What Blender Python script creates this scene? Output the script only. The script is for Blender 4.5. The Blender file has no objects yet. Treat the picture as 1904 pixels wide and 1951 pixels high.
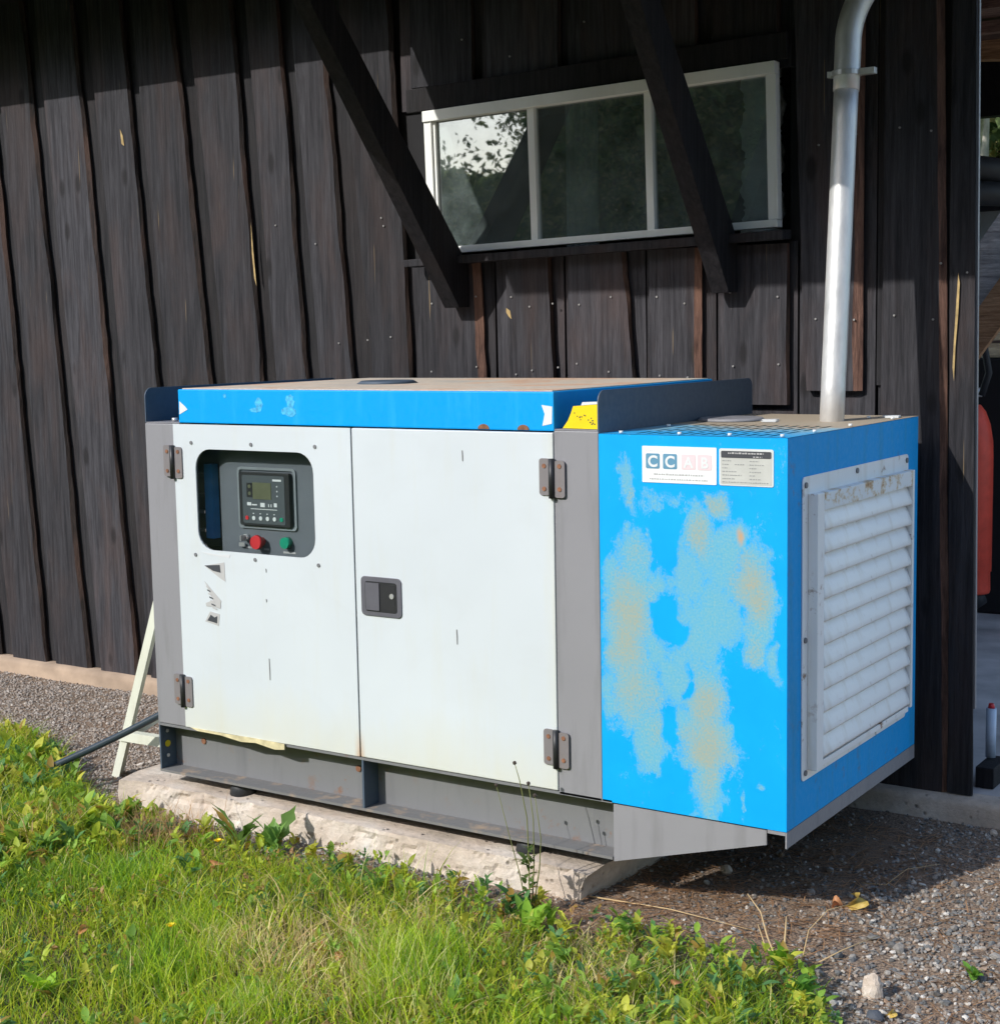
import bpy, bmesh, math, random
import numpy as np
from mathutils import Vector, Matrix
rnd = random.Random(7)
rng = np.random.default_rng(11)
S = bpy.context.scene
C = S.collection

# ------------------------------------------------------------------ camera, world, sun, exposure
cam_d = bpy.data.cameras.new('camera'); cam = bpy.data.objects.new('camera', cam_d); C.objects.link(cam)
S.camera = cam
cam_d.sensor_fit = 'HORIZONTAL'; cam_d.sensor_width = 36; cam_d.lens = 36 * 2945.58 / 1904
cam_d.clip_start = 0.05; cam_d.clip_end = 1000
yaw, pitch, roll = -0.58680137, -0.11581034, -0.01879638
cy_, sy_, cp_, sp_ = math.cos(yaw), math.sin(yaw), math.cos(pitch), math.sin(pitch)
fw = Vector((sy_ * cp_, cy_ * cp_, sp_)); rt = Vector((cy_, -sy_, 0)); up = rt.cross(fw)
rt2 = math.cos(roll) * rt + math.sin(roll) * up; up2 = -math.sin(roll) * rt + math.cos(roll) * up
mw = Matrix((rt2, up2, -fw)).transposed().to_4x4(); mw.translation = Vector((1.49820, -3.52599, 0.27019))
cam.matrix_world = mw

SUN_AZ, SUN_EL = math.radians(20.8), math.radians(33.2)      # azimuth measured from -Y towards -X
w = bpy.data.worlds.new('World'); S.world = w; w.use_nodes = True
nt = w.node_tree
sky = nt.nodes.new('ShaderNodeTexSky'); sky.sky_type = 'NISHITA'; sky.sun_disc = False
sky.sun_elevation = SUN_EL; sky.sun_rotation = math.pi + SUN_AZ; sky.altitude = 100; sky.dust_density = 1.2
bg = nt.nodes['Background']; bg.inputs['Strength'].default_value = 0.15
nt.links.new(sky.outputs[0], bg.inputs['Color'])
sun_d = bpy.data.lights.new('sun', 'SUN'); sun_d.energy = 2.5; sun_d.angle = math.radians(0.55); sun_d.color = (1.0, 0.965, 0.91)
sun = bpy.data.objects.new('sun', sun_d); C.objects.link(sun)
to_sun = Vector((-math.sin(SUN_AZ) * math.cos(SUN_EL), -math.cos(SUN_AZ) * math.cos(SUN_EL), math.sin(SUN_EL)))
sun.rotation_euler = to_sun.to_track_quat('Z', 'Y').to_euler(); sun.location = to_sun * 30
S.view_settings.view_transform = 'Standard'; S.view_settings.look = 'None'
S.view_settings.exposure = 0.68; S.view_settings.gamma = 1.0; S.view_settings.use_curve_mapping = False
S.render.engine = 'CYCLES'
S.cycles.max_bounces = 8; S.cycles.transparent_max_bounces = 12

# ------------------------------------------------------------------ node material helpers
class NB:
    def __init__(s, name):
        s.m = bpy.data.materials.new(name); s.m.use_nodes = True; s.t = s.m.node_tree
        s.p = s.t.nodes['Principled BSDF']; s.out = s.t.nodes['Material Output']
    def n(s, ty, **kw):
        o = s.t.nodes.new(ty)
        for k, v in kw.items():
            if k in o.inputs: o.inputs[k].default_value = v
            else: setattr(o, k, v)
        return o
    def l(s, a, b): s.t.links.new(a, b)
    def obj(s): return s.n('ShaderNodeTexCoord').outputs['Object']
    def map(s, vec, scale, loc=(0, 0, 0)):
        m = s.n('ShaderNodeMapping'); m.inputs['Scale'].default_value = scale; m.inputs['Location'].default_value = loc
        s.l(vec, m.inputs['Vector']); return m.outputs[0]
    def noise(s, vec, scale, detail=4, rough=0.55, dist=0.0):
        o = s.n('ShaderNodeTexNoise'); o.inputs['Scale'].default_value = scale; o.inputs['Detail'].default_value = detail
        o.inputs['Roughness'].default_value = rough; o.inputs['Distortion'].default_value = dist
        s.l(vec, o.inputs['Vector']); return o.outputs['Fac']
    def ramp(s, fac, stops):
        r = s.n('ShaderNodeValToRGB'); e = r.color_ramp.elements
        while len(e) > 1: e.remove(e[0])
        e[0].position = stops[0][0]; e[0].color = col(stops[0][1])
        for p, c in stops[1:]:
            x = e.new(p); x.color = col(c)
        s.l(fac, r.inputs[0]); return r.outputs[0]
    def mix(s, fac, a, b, mode='MIX'):
        m = s.n('ShaderNodeMix', data_type='RGBA', blend_type=mode)
        for sock, v in ((m.inputs[0], fac), (m.inputs[6], a), (m.inputs[7], b)):
            if isinstance(v, (int, float)): sock.default_value = v
            elif isinstance(v, tuple): sock.default_value = col(v)
            else: s.l(v, sock)
        return m.outputs[2]
    def math(s, op, a, b=0.0, clamp=False):
        m = s.n('ShaderNodeMath', operation=op, use_clamp=clamp)
        for sock, v in ((m.inputs[0], a), (m.inputs[1], b)):
            if isinstance(v, (int, float)): sock.default_value = v
            else: s.l(v, sock)
        return m.outputs[0]
    def bump(s, h, strength=0.3, dist=0.01):
        b = s.n('ShaderNodeBump'); b.inputs['Strength'].default_value = strength; b.inputs['Distance'].default_value = dist
        s.l(h, b.inputs['Height']); s.l(b.outputs[0], s.p.inputs['Normal'])
    def attr(s, name, out='Fac'):
        a = s.n('ShaderNodeAttribute', attribute_name=name); return a.outputs[out]
def col(c):
    if isinstance(c, (int, float)): return (c, c, c, 1)
    return (c[0], c[1], c[2], 1) if len(c) == 3 else c

def plain(name, c, rough=0.6, metal=0.0, var=0.12, scale=14, bump=0.0, spec=0.5):
    b = NB(name); v = b.obj()
    f = b.noise(v, scale, 5)
    dk = tuple(x * (1 - var) for x in c); lt = tuple(min(1, x * (1 + var)) for x in c)
    b.l(b.ramp(f, [(0.3, dk), (0.7, lt)]), b.p.inputs['Base Color'])
    b.p.inputs['Roughness'].default_value = rough; b.p.inputs['Metallic'].default_value = metal
    b.p.inputs['Specular IOR Level'].default_value = spec
    if bump: b.bump(b.noise(v, scale * 6, 4), bump, 0.003)
    return b.m

# weathered dark stained timber
def wood(name, dark, light, red, redamt=0.5, stretch=(26, 26, 1.3), patches=True, spec=0.25):
    b = NB(name); v = b.obj()
    ri = b.n('ShaderNodeObjectInfo').outputs['Random']
    off = b.n('ShaderNodeVectorMath', operation='SCALE'); off.inputs[0].default_value = (37, 11, 23); b.l(ri, off.inputs['Scale'])
    add = b.n('ShaderNodeVectorMath', operation='ADD'); b.l(v, add.inputs[0]); b.l(off.outputs[0], add.inputs[1]); vv = add.outputs[0]
    grain = b.noise(b.map(vv, stretch), 2.2, 8, 0.65, 0.6)
    fine = b.noise(b.map(vv, tuple(x * 5 for x in stretch)), 2.5, 4, 0.7)
    blot = b.noise(b.map(vv, (3.2, 3.2, 0.9)), 2.0, 4, 0.6, 0.4)
    c1 = b.ramp(grain, [(0.36, dark), (0.5, tuple((dark[i] + light[i]) / 2 for i in range(3))), (0.64, light)])
    c2 = b.mix(b.math('MULTIPLY', b.ramp(blot, [(0.48, 0.0), (0.68, 1.0)]), redamt), c1, red)
    c3 = b.mix(0.45, c2, b.ramp(fine, [(0.35, 0.35), (0.65, 1.0)]), 'MULTIPLY')
    hsv = b.n('ShaderNodeHueSaturation'); hsv.inputs['Value'].default_value = 1.0
    b.l(b.math('ADD', b.math('MULTIPLY', ri, 0.75), 0.75), hsv.inputs['Value']); b.l(c3, hsv.inputs['Color'])
    c4 = hsv.outputs[0]
    if patches:
        kn = b.n('ShaderNodeTexVoronoi'); kn.inputs['Scale'].default_value = 1.0; kn.feature = 'F1'
        b.l(b.map(vv, (7.5, 0.01, 3.2)), kn.inputs['Vector'])
        ring = b.ramp(kn.outputs['Distance'], [(0.0, 1.0), (0.09, 0.9), (0.16, 0.0)])
        c4 = b.mix(b.math('MULTIPLY', ring, 0.75), c4, (0.010, 0.009, 0.010))
        # thin pale splinter scratches
        sc = b.noise(b.map(vv, (60, 60, 1.6)), 1.6, 2, 0.5)
        c4 = b.mix(b.math('MULTIPLY', b.ramp(sc, [(0.735, 0.0), (0.77, 1.0)]), 0.5), c4, (0.30, 0.22, 0.12))
    b.l(c4, b.p.inputs['Base Color'])
    b.p.inputs['Roughness'].default_value = 0.72; b.p.inputs['Specular IOR Level'].default_value = spec
    h = b.math('ADD', b.math('MULTIPLY', grain, 0.6), b.math('MULTIPLY', fine, 0.4))
    b.bump(h, 0.9, 0.006)
    return b.m

M = {}
M['board'] = wood('dark_stained_board', (0.019, 0.0188, 0.0230), (0.053, 0.0520, 0.060), (0.074, 0.050, 0.046), 0.45)
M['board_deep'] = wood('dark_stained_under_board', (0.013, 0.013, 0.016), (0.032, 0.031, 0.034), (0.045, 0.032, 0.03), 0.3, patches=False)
M['bark'] = wood('waney_bark_edge', (0.014, 0.012, 0.012), (0.055, 0.038, 0.033), (0.115, 0.064, 0.048), 0.7, stretch=(30, 30, 3), patches=False)
M['bark_red'] = wood('reddish_waney_edge', (0.06, 0.032, 0.026), (0.19, 0.105, 0.078), (0.24, 0.13, 0.09), 0.6, stretch=(30, 30, 3), patches=False)
M['black_wood'] = wood('black_timber', (0.008, 0.008, 0.011), (0.022, 0.021, 0.025), (0.03, 0.022, 0.021), 0.5, patches=False)
M['brown_wood'] = wood('brown_timber', (0.26, 0.14, 0.07), (0.55, 0.33, 0.19), (0.48, 0.24, 0.13), 0.4, stretch=(3, 30, 30), patches=False)
M['red_wood'] = wood('red_brown_ceiling_wood', (0.10, 0.06, 0.05), (0.30, 0.20, 0.16), (0.26, 0.12, 0.10), 0.5, stretch=(3, 30, 30), patches=False)
M['grey_wood'] = wood('grey_timber', (0.25, 0.24, 0.24), (0.55, 0.52, 0.50), (0.5, 0.36, 0.26), 0.3, stretch=(3, 30, 30), patches=False)
M['pale_wood'] = wood('pale_timber', (0.45, 0.36, 0.24), (0.75, 0.65, 0.46), (0.6, 0.42, 0.25), 0.4, stretch=(3, 30, 30), patches=False)
M['under'] = plain('dark_backing', (0.012, 0.012, 0.014), 0.9)

# painted sheet metal with grime and rust at the lower edge / streaks
def paint(name, c, rough=0.38, dirt=(0.45, 0.40, 0.28), dirtamt=0.25, rustamt=0.0, coat=0.15, spec=0.5, stain=False):
    b = NB(name); v = b.obj()
    big = b.noise(v, 1.7, 3); fine = b.noise(v, 60, 4)
    c1 = b.mix(b.ramp(big, [(0.3, 0.0), (0.75, 1.0)]), tuple(x * 0.95 for x in c), tuple(min(1, x * 1.03) for x in c))
    st = b.noise(b.map(v, (9, 9, 1.1)), 1.6, 6, 0.6)
    c2 = b.mix(b.math('MULTIPLY', b.ramp(st, [(0.52, 0.0), (0.8, 1.0)]), dirtamt), c1, dirt)
    if rustamt:
        sp = b.noise(v, 17, 7, 0.7); sp2 = b.noise(v, 2.6, 3)
        r = b.math('MULTIPLY', b.ramp(sp, [(0.58, 0.0), (0.66, 1.0)]), b.ramp(sp2, [(0.45, 0.0), (0.62, 1.0)]))
        c2 = b.mix(b.math('MULTIPLY', r, rustamt), c2, (0.22, 0.10, 0.04))
    if stain:
        sx = b.n('ShaderNodeSeparateXYZ'); b.l(v, sx.inputs[0])
        zm = b.math('ADD', b.math('MULTIPLY', b.math('SUBTRACT', -0.80, sx.outputs[2]), 5.0), b.math('MULTIPLY', b.math('SUBTRACT', b.noise(b.map(v, (4, 4, 1)), 2.0, 5), 0.5), 1.6))
        xm = b.math('ADD', b.math('MULTIPLY', b.math('SUBTRACT', sx.outputs[0], -0.715), 20.0), b.math('MULTIPLY', b.math('SUBTRACT', st, 0.5), 1.5))
        c2 = b.mix(b.math('MULTIPLY', b.math('MAXIMUM', b.ramp(zm, [(0.1, 0.0), (1.0, 1.0)]), b.math('MULTIPLY', b.ramp(xm, [(0.1, 0.0), (1.0, 1.0)]), 0.6)), 0.42), c2, (0.62, 0.60, 0.44))
    if stain:
        rm = b.math('SUBTRACT', 1.0, b.math('MULTIPLY', b.math('ABSOLUTE', b.math('ADD', sx.outputs[0], 1.362)), 45.0), True)
        rz = b.math('MULTIPLY', b.math('SUBTRACT', -0.90, sx.outputs[2]), 12.0, True)
        c2 = b.mix(b.math('MULTIPLY', b.math('MULTIPLY', rm, rz), 0.8), c2, (0.50, 0.27, 0.12))
        sm = b.noise(b.map(v, (1.5, 1, 2.2)), 2.4, 5, 0.6, 0.8)
        c2 = b.mix(b.math('MULTIPLY', b.ramp(sm, [(0.52, 0.0), (0.75, 1.0)]), 0.10), c2, (0.42, 0.42, 0.40))
    b.p.inputs['Specular IOR Level'].default_value = spec
    b.l(c2, b.p.inputs['Base Color'])
    b.l(b.ramp(fine, [(0.3, rough * 0.8), (0.7, rough * 1.25)]), b.p.inputs['Roughness'])
    b.p.inputs['Coat Weight'].default_value = coat; b.p.inputs['Coat Roughness'].default_value = 0.25
    b.bump(b.noise(v, 2.6, 2), 0.14, 0.012)
    return b.m
M['white'] = paint('white_powder_coat', (0.595, 0.648, 0.685), 0.45, (0.56, 0.56, 0.46), 0.28, coat=0.0, stain=True)
M['blue'] = paint('blue_powder_coat', (0.001, 0.34, 0.83), 0.5, (0.03, 0.42, 0.74), 0.8, coat=0.0, spec=0.2)
M['blue_side'] = paint('blue_powder_coat_grimy', (0.001, 0.34, 0.80), 0.55, (0.05, 0.22, 0.22), 0.45, 0.35, coat=0.0, spec=0.2)
M['grey'] = paint('grey_post_paint', (0.255, 0.255, 0.275), 0.5, (0.15, 0.15, 0.155), 0.7, coat=0.0)
M['grey_metal'] = paint('galvanised_beam', (0.185, 0.19, 0.20), 0.5, (0.12, 0.125, 0.14), 0.75, 0.7, coat=0.0)
M['flange_dirt'] = paint('sandy_flange', (0.17, 0.17, 0.17), 0.7, (0.52, 0.36, 0.22), 0.9, 0.4, coat=0.0)
M['slate'] = paint('slate_blue_grey_plate', (0.065, 0.095, 0.135), 0.55, (0.10, 0.12, 0.14), 0.4, coat=0.0)
M['louvre'] = paint('white_louvre_paint', (0.88, 0.90, 0.91), 0.42, (0.50, 0.40, 0.27), 0.55, 1.0, coat=0.0)
M['rust'] = plain('rusty_steel', (0.22, 0.10, 0.055), 0.85, 0, 0.4, 60, 0.3)
M['hinge'] = paint('hinge_steel', (0.20, 0.185, 0.19), 0.5, (0.22, 0.14, 0.10), 0.6, 0.3, coat=0.0)
M['dark'] = plain('dark_cavity', (0.014, 0.015, 0.017), 0.8)
M['panel'] = plain('control_panel_grey', (0.135, 0.152, 0.175), 0.5, 0, 0.05)
M['black'] = plain('black_plastic', (0.02, 0.021, 0.024), 0.45)
M['handle'] = plain('handle_grey_plastic', (0.11, 0.11, 0.13), 0.45)
M['rubber'] = plain('black_rubber', (0.025, 0.028, 0.034), 0.6)
M['cable'] = plain('blue_black_cable', (0.03, 0.045, 0.06), 0.35)
M['print_white'] = plain('white_print', (0.70, 0.73, 0.74), 0.5, 0, 0.02)
M['print_grey'] = plain('grey_print', (0.45, 0.45, 0.45), 0.6, 0, 0.02)
M['print_pale'] = plain('faded_grey_print', (0.62, 0.64, 0.66), 0.6, 0, 0.02)
M['print_pink'] = plain('faded_pink_print', (0.74, 0.60, 0.63), 0.6, 0, 0.02)
M['print_blue'] = plain('steel_blue_print', (0.11, 0.28, 0.42), 0.5, 0, 0.05)
M['print_dark'] = plain('dark_print', (0.05, 0.055, 0.065), 0.5, 0, 0.05)
M['red'] = plain('red_plastic', (0.65, 0.035, 0.045), 0.35)
M['green'] = plain('green_plastic', (0.01, 0.32, 0.19), 0.35)
M['lcd'] = plain('lcd_olive', (0.13, 0.14, 0.085), 0.3)
M['blue_wire'] = plain('blue_duct', (0.05, 0.36, 0.85), 0.5)
M['bezel'] = plain('bezel_grey', (0.24, 0.27, 0.29), 0.4)
M['yellow'] = plain('yellow_sheet', (0.82, 0.62, 0.0), 0.5, 0, 0.06)
M['zinc'] = plain('zinc_bolt', (0.6, 0.6, 0.6), 0.35, 0.6)
M['plate'] = plain('aluminium_nameplate', (0.52, 0.53, 0.50), 0.5, 0.1, 0.08)
M['gas_red'] = plain('red_cylinder_paint', (0.90, 0.10, 0.06), 0.5)
M['cream'] = paint('cream_window_paint', (0.90, 0.92, 0.89), 0.5, (0.60, 0.60, 0.50), 0.3, coat=0.0)
M['stand'] = paint('cream_steel_stand', (0.68, 0.70, 0.60), 0.5, (0.4, 0.38, 0.28), 0.35, coat=0.0)
M['floor'] = plain('concrete_floor_grey', (0.42, 0.39, 0.38), 0.9, 0, 0.25, 5, 0.3)
M['grey_sheet'] = plain('grey_sheet', (0.36, 0.41, 0.43), 0.6, 0, 0.1)

# sandy rusty top of the canopy
b = NB('weathered_top'); v = b.obj()
f = b.noise(v, 3.5, 6, 0.6); g = b.noise(v, 40, 4)
c1 = b.ramp(f, [(0.3, (0.50, 0.47, 0.42)), (0.5, (0.66, 0.56, 0.45)), (0.62, (0.66, 0.42, 0.28)), (0.8, (0.60, 0.58, 0.54))])
b.l(b.mix(0.3, c1, b.ramp(g, [(0.3, 0.4), (0.7, 1.0)]), 'MULTIPLY'), b.p.inputs['Base Color']); b.p.inputs['Roughness'].default_value = 0.8
M['top'] = b.m
# blue top sheet bleached to sand
b = NB('weathered_blue_top'); v = b.obj()
f = b.noise(v, 5, 6, 0.65)
sx = b.n('ShaderNodeSeparateXYZ'); b.l(v, sx.inputs[0])
edge = b.math('MULTIPLY', b.math('SUBTRACT', 0.35, sx.outputs[1]), 1.4)
m = b.math('ADD', b.math('MULTIPLY', f, 1.0), edge)
b.l(b.ramp(m, [(0.42, (0.42, 0.35, 0.26)), (0.58, (0.22, 0.42, 0.52)), (0.85, (0.03, 0.38, 0.75))]), b.p.inputs['Base Color'])
b.p.inputs['Roughness'].default_value = 0.6
M['blue_top'] = b.m
# sun-bleached front of the blue box: attribute 'fade' (patch depth) and 'tan'
b = NB('bleached_blue_front'); v = b.obj()
n1 = b.noise(b.map(v, (1.25, 1.0, 0.8)), 17, 9, 0.78, 0.4); n2 = b.noise(v, 160, 4, 0.7); n3 = b.noise(v, 7, 3)
fd = b.math('ADD', b.attr('fade'), b.math('MULTIPLY', b.math('SUBTRACT', n1, 0.5), 1.75))
fd = b.math('ADD', fd, b.math('MULTIPLY', b.math('SUBTRACT', n3, 0.5), 0.5))
fd = b.math('ADD', fd, b.math('MULTIPLY', b.math('SUBTRACT', n2, 0.5), 0.45)); mask = b.ramp(fd, [(0.20, 0.0), (0.32, 0.45), (0.50, 0.85), (0.9, 1.0)])
tn = b.math('ADD', b.attr('tan'), b.math('MULTIPLY', b.math('SUBTRACT', n2, 0.5), 1.0))
tmask = b.ramp(tn, [(0.28, 0.0), (0.8, 1.0)])
base = b.mix(b.ramp(n3, [(0.3, 0.0), (0.7, 1.0)]), (0.001, 0.35, 0.84), (0.003, 0.385, 0.86))
pale = b.mix(b.ramp(n2, [(0.35, 0.0), (0.65, 1.0)]), (0.10, 0.40, 0.58), (0.20, 0.44, 0.52))
tanc = b.mix(b.ramp(n2, [(0.4, 0.0), (0.7, 1.0)]), (0.27, 0.37, 0.35), (0.42, 0.37, 0.23))
c1 = b.mix(mask, base, pale)
c2 = b.mix(b.math('MULTIPLY', b.math('MULTIPLY', mask, tmask), 0.85), c1, tanc)
c3 = b.mix(b.math('MULTIPLY', b.ramp(b.attr('orange'), [(0.2, 0.0), (1.0, 1.0)]), mask), c2, (0.60, 0.32, 0.12))
b.l(c3, b.p.inputs['Base Color'])
b.l(b.mix(mask, (0.5,) * 3, (0.8,) * 3), b.p.inputs['Roughness']); b.p.inputs['Specular IOR Level'].default_value = 0.2
b.bump(b.noise(v, 2.5, 2), 0.05, 0.01)
M['blue_front'] = b.m

# concrete slab: sandy, pitted
b = NB('weathered_concrete'); v = b.obj()
f = b.noise(v, 4, 6, 0.6); g = b.noise(v, 45, 6, 0.7); h = b.noise(v, 12, 3, 0.5)
vo = b.n('ShaderNodeTexVoronoi'); vo.inputs['Scale'].default_value = 30; b.l(v, vo.inputs['Vector'])
c1 = b.ramp(f, [(0.28, (0.40, 0.34, 0.28)), (0.46, (0.60, 0.50, 0.41)), (0.62, (0.70, 0.63, 0.55)), (0.74, (0.66, 0.66, 0.64)), (0.85, (0.45, 0.41, 0.36))])
c2 = b.mix(0.5, c1, b.ramp(g, [(0.3, 0.6), (0.6, 1.0)]), 'MULTIPLY')
pit = b.math('MULTIPLY', b.ramp(vo.outputs['Distance'], [(0.0, 1.0), (0.24, 0.0)]), b.ramp(h, [(0.46, 0.0), (0.56, 1.0)]))
c3 = b.mix(b.math('MULTIPLY', pit, 0.85), c2, (0.06, 0.05, 0.045))
b.l(c3, b.p.inputs['Base Color']); b.p.inputs['Roughness'].default_value = 0.92
b.bump(b.math('SUBTRACT', b.math('ADD', g, b.math('MULTIPLY', f, 0.6)), b.math('MULTIPLY', pit, 1.2)), 0.7, 0.008)
M['concrete'] = b.m

# foundation
M['foundation'] = plain('foundation_render', (0.40, 0.30, 0.22), 0.95, 0, 0.25, 6, 0.5)
# ground: gravel fines / soil / turf, mask from attribute 'turf'
b = NB('ground_soil'); v = b.obj()
f = b.noise(v, 30, 6, 0.7); g = b.noise(v, 2.2, 4); k = b.noise(v, 160, 3, 0.6)
grav = b.mix(b.ramp(k, [(0.35, 0.0), (0.65, 1.0)]), (0.085, 0.062, 0.046), (0.38, 0.28, 0.20))
grav = b.mix(b.math('MULTIPLY', b.ramp(g, [(0.48, 0.0), (0.66, 1.0)]), 0.6), grav, (0.22, 0.14, 0.09))
turf = b.ramp(f, [(0.3, (0.035, 0.04, 0.014)), (0.55, (0.09, 0.09, 0.03)), (0.75, (0.20, 0.16, 0.07))])
far = b.ramp(b.noise(v, 1.1, 5), [(0.35, (0.05, 0.085, 0.02)), (0.65, (0.09, 0.12, 0.035))])
turf = b.mix(b.attr('far'), turf, far)
b.l(b.mix(b.attr('turf'), grav, turf), b.p.inputs['Base Color']); b.p.inputs['Roughness'].default_value = 0.95
b.bump(b.math('ADD', f, k), 0.8, 0.008)
M['ground'] = b.m
# loose stone
b = NB('crushed_stone'); geo = b.n('ShaderNodeNewGeometry').outputs['Random Per Island']; v = b.obj()
c1 = b.ramp(geo, [(0.0, (0.09, 0.085, 0.08)), (0.18, (0.16, 0.165, 0.165)), (0.34, (0.34, 0.29, 0.24)), (0.46, (0.14, 0.145, 0.15)), (0.6, (0.38, 0.35, 0.31)), (0.72, (0.34, 0.24, 0.17)), (0.82, (0.20, 0.21, 0.21)), (0.93, (0.52, 0.48, 0.43)), (1.0, (0.64, 0.61, 0.56))])
k = b.noise(v, 180, 3, 0.6)
sx = b.n('ShaderNodeSeparateXYZ'); b.l(v, sx.inputs[0])
lm_ = b.math('MULTIPLY', b.math('SUBTRACT', -1.6, sx.outputs[0]), 1.0, True)
c1 = b.mix(b.math('MULTIPLY', lm_, 0.5), c1, (0.50, 0.42, 0.36))
b.l(b.mix(0.55, c1, b.ramp(k, [(0.3, 0.45), (0.7, 1.15)]), 'MULTIPLY'), b.p.inputs['Base Color']); b.p.inputs['Roughness'].default_value = 0.8
M['stone'] = b.m

def leafmat(name, attr=True, c=(0.08, 0.14, 0.02), trans=0.35, ramp=None):
    b = NB(name)
    if attr:
        cc = b.attr('leafcol', 'Color')
    elif ramp:
        cc = b.ramp(b.n('ShaderNodeNewGeometry').outputs['Random Per Island'], ramp)
    else:
        cc = b.ramp(b.noise(b.obj(), 40, 3), [(0.3, tuple(x * 0.7 for x in c)), (0.7, tuple(x * 1.25 for x in c))])
    b.l(cc, b.p.inputs['Base Color']); b.p.inputs['Roughness'].default_value = 0.5
    b.p.inputs['Specular IOR Level'].default_value = 0.35
    tr = b.n('ShaderNodeBsdfTranslucent')
    hs = b.n('ShaderNodeHueSaturation'); hs.inputs['Value'].default_value = 1.5; hs.inputs['Hue'].default_value = 0.485
    b.l(cc, hs.inputs['Color']); b.l(hs.outputs[0], tr.inputs['Color'])
    mx = b.n('ShaderNodeMixShader'); mx.inputs[0].default_value = trans
    b.l(b.p.outputs[0], mx.inputs[1]); b.l(tr.outputs[0], mx.inputs[2]); b.l(mx.outputs[0], b.out.inputs[0])
    return b.m
M['grass'] = leafmat('grass_blades', trans=0.45)
M['weed'] = leafmat('weed_leaves', trans=0.42)
M['tree_leaf'] = leafmat('tree_foliage', False, ramp=[(0, (0.05, 0.09, 0.04)), (0.4, (0.12, 0.18, 0.07)), (0.8, (0.22, 0.28, 0.10)), (1, (0.42, 0.38, 0.18))], trans=0.5)
M['straw'] = plain('dry_stalk', (0.50, 0.36, 0.19), 0.8)
M['stem'] = plain('green_brown_stem', (0.16, 0.17, 0.05), 0.7)
M['bud'] = plain('dry_seed_head', (0.06, 0.045, 0.035), 0.9)
M['petal'] = plain('yellow_petal', (0.85, 0.62, 0.01), 0.6)
M['leaf_yellow'] = leafmat('fallen_leaf_yellow', False, (0.66, 0.48, 0.12), 0.2)
M['leaf_orange'] = leafmat('fallen_leaf_orange', False, (0.58, 0.27, 0.12), 0.2)
M['trunk'] = plain('tree_bark', (0.10, 0.08, 0.06), 0.9, 0, 0.4, 8, 0.4)
M['birch'] = plain('birch_bark', (0.55, 0.52, 0.46), 0.8, 0, 0.35, 7, 0.3)

# galvanised flue
b = NB('galvanised_flue'); v = b.obj()
f = b.noise(b.map(v, (3, 3, 1)), 12, 5, 0.6)
b.l(b.ramp(f, [(0.3, (0.62, 0.62, 0.62)), (0.7, (0.80, 0.80, 0.79))]), b.p.inputs['Base Color'])
b.p.inputs['Metallic'].default_value = 0.5; b.l(b.ramp(f, [(0.3, 0.38), (0.7, 0.52)]), b.p.inputs['Roughness'])
b.bump(b.noise(b.map(v, (2, 2, 2)), 14, 3), 0.12, 0.01)
M['flue'] = b.m
b = NB('crumpled_foil'); v = b.obj()
b.p.inputs['Base Color'].default_value = (0.85, 0.9, 0.92, 1); b.p.inputs['Metallic'].default_value = 0.35; b.p.inputs['Roughness'].default_value = 0.3
b.bump(b.noise(b.map(v, (1, 1, 2)), 22, 5, 0.7), 1.0, 0.03)
M['foil'] = b.m
# window glass
def glass(name, extra, tint=(0.8, 0.86, 0.86), dust=0.0):
    b = NB(name); v = b.obj()
    fr = b.n('ShaderNodeFresnel'); fr.inputs['IOR'].default_value = 1.5
    gl = b.n('ShaderNodeBsdfGlossy'); gl.inputs['Roughness'].default_value = 0.015; gl.inputs['Color'].default_value = col((0.95, 0.97, 0.97))
    tp = b.n('ShaderNodeBsdfTransparent'); tp.inputs['Color'].default_value = col(tint)
    bm_ = b.n('ShaderNodeBump'); bm_.inputs['Strength'].default_value = 0.012; bm_.inputs['Distance'].default_value = 0.01
    b.l(b.noise(v, 5, 2), bm_.inputs['Height']); b.l(bm_.outputs[0], gl.inputs['Normal'])
    bf = b.n('ShaderNodeNewGeometry').outputs['Backfacing']
    fac = b.math('MULTIPLY', b.math('ADD', b.math('MULTIPLY', fr.outputs[0], 1.8), extra, True), b.math('SUBTRACT', 1.0, bf))
    mx = b.n('ShaderNodeMixShader'); b.l(fac, mx.inputs[0])
    b.l(tp.outputs[0], mx.inputs[1]); b.l(gl.outputs[0], mx.inputs[2])
    df = b.n('ShaderNodeBsdfDiffuse'); df.inputs['Color'].default_value = col((0.42, 0.50, 0.49))
    m2 = b.n('ShaderNodeMixShader'); b.l(b.math('MULTIPLY', b.ramp(b.noise(v, 9, 6, 0.65), [(0.35, 0.3), (0.7, 1.0)]), dust), m2.inputs[0])
    b.l(mx.outputs[0], m2.inputs[1]); b.l(df.outputs[0], m2.inputs[2]); b.l(m2.outputs[0], b.out.inputs[0])
    return b.m
M['glass'] = glass('window_glass', 0.21, dust=0.16)
M['acrylic'] = glass('acrylic_pane', 0.0, (0.93, 0.95, 0.95))

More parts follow.
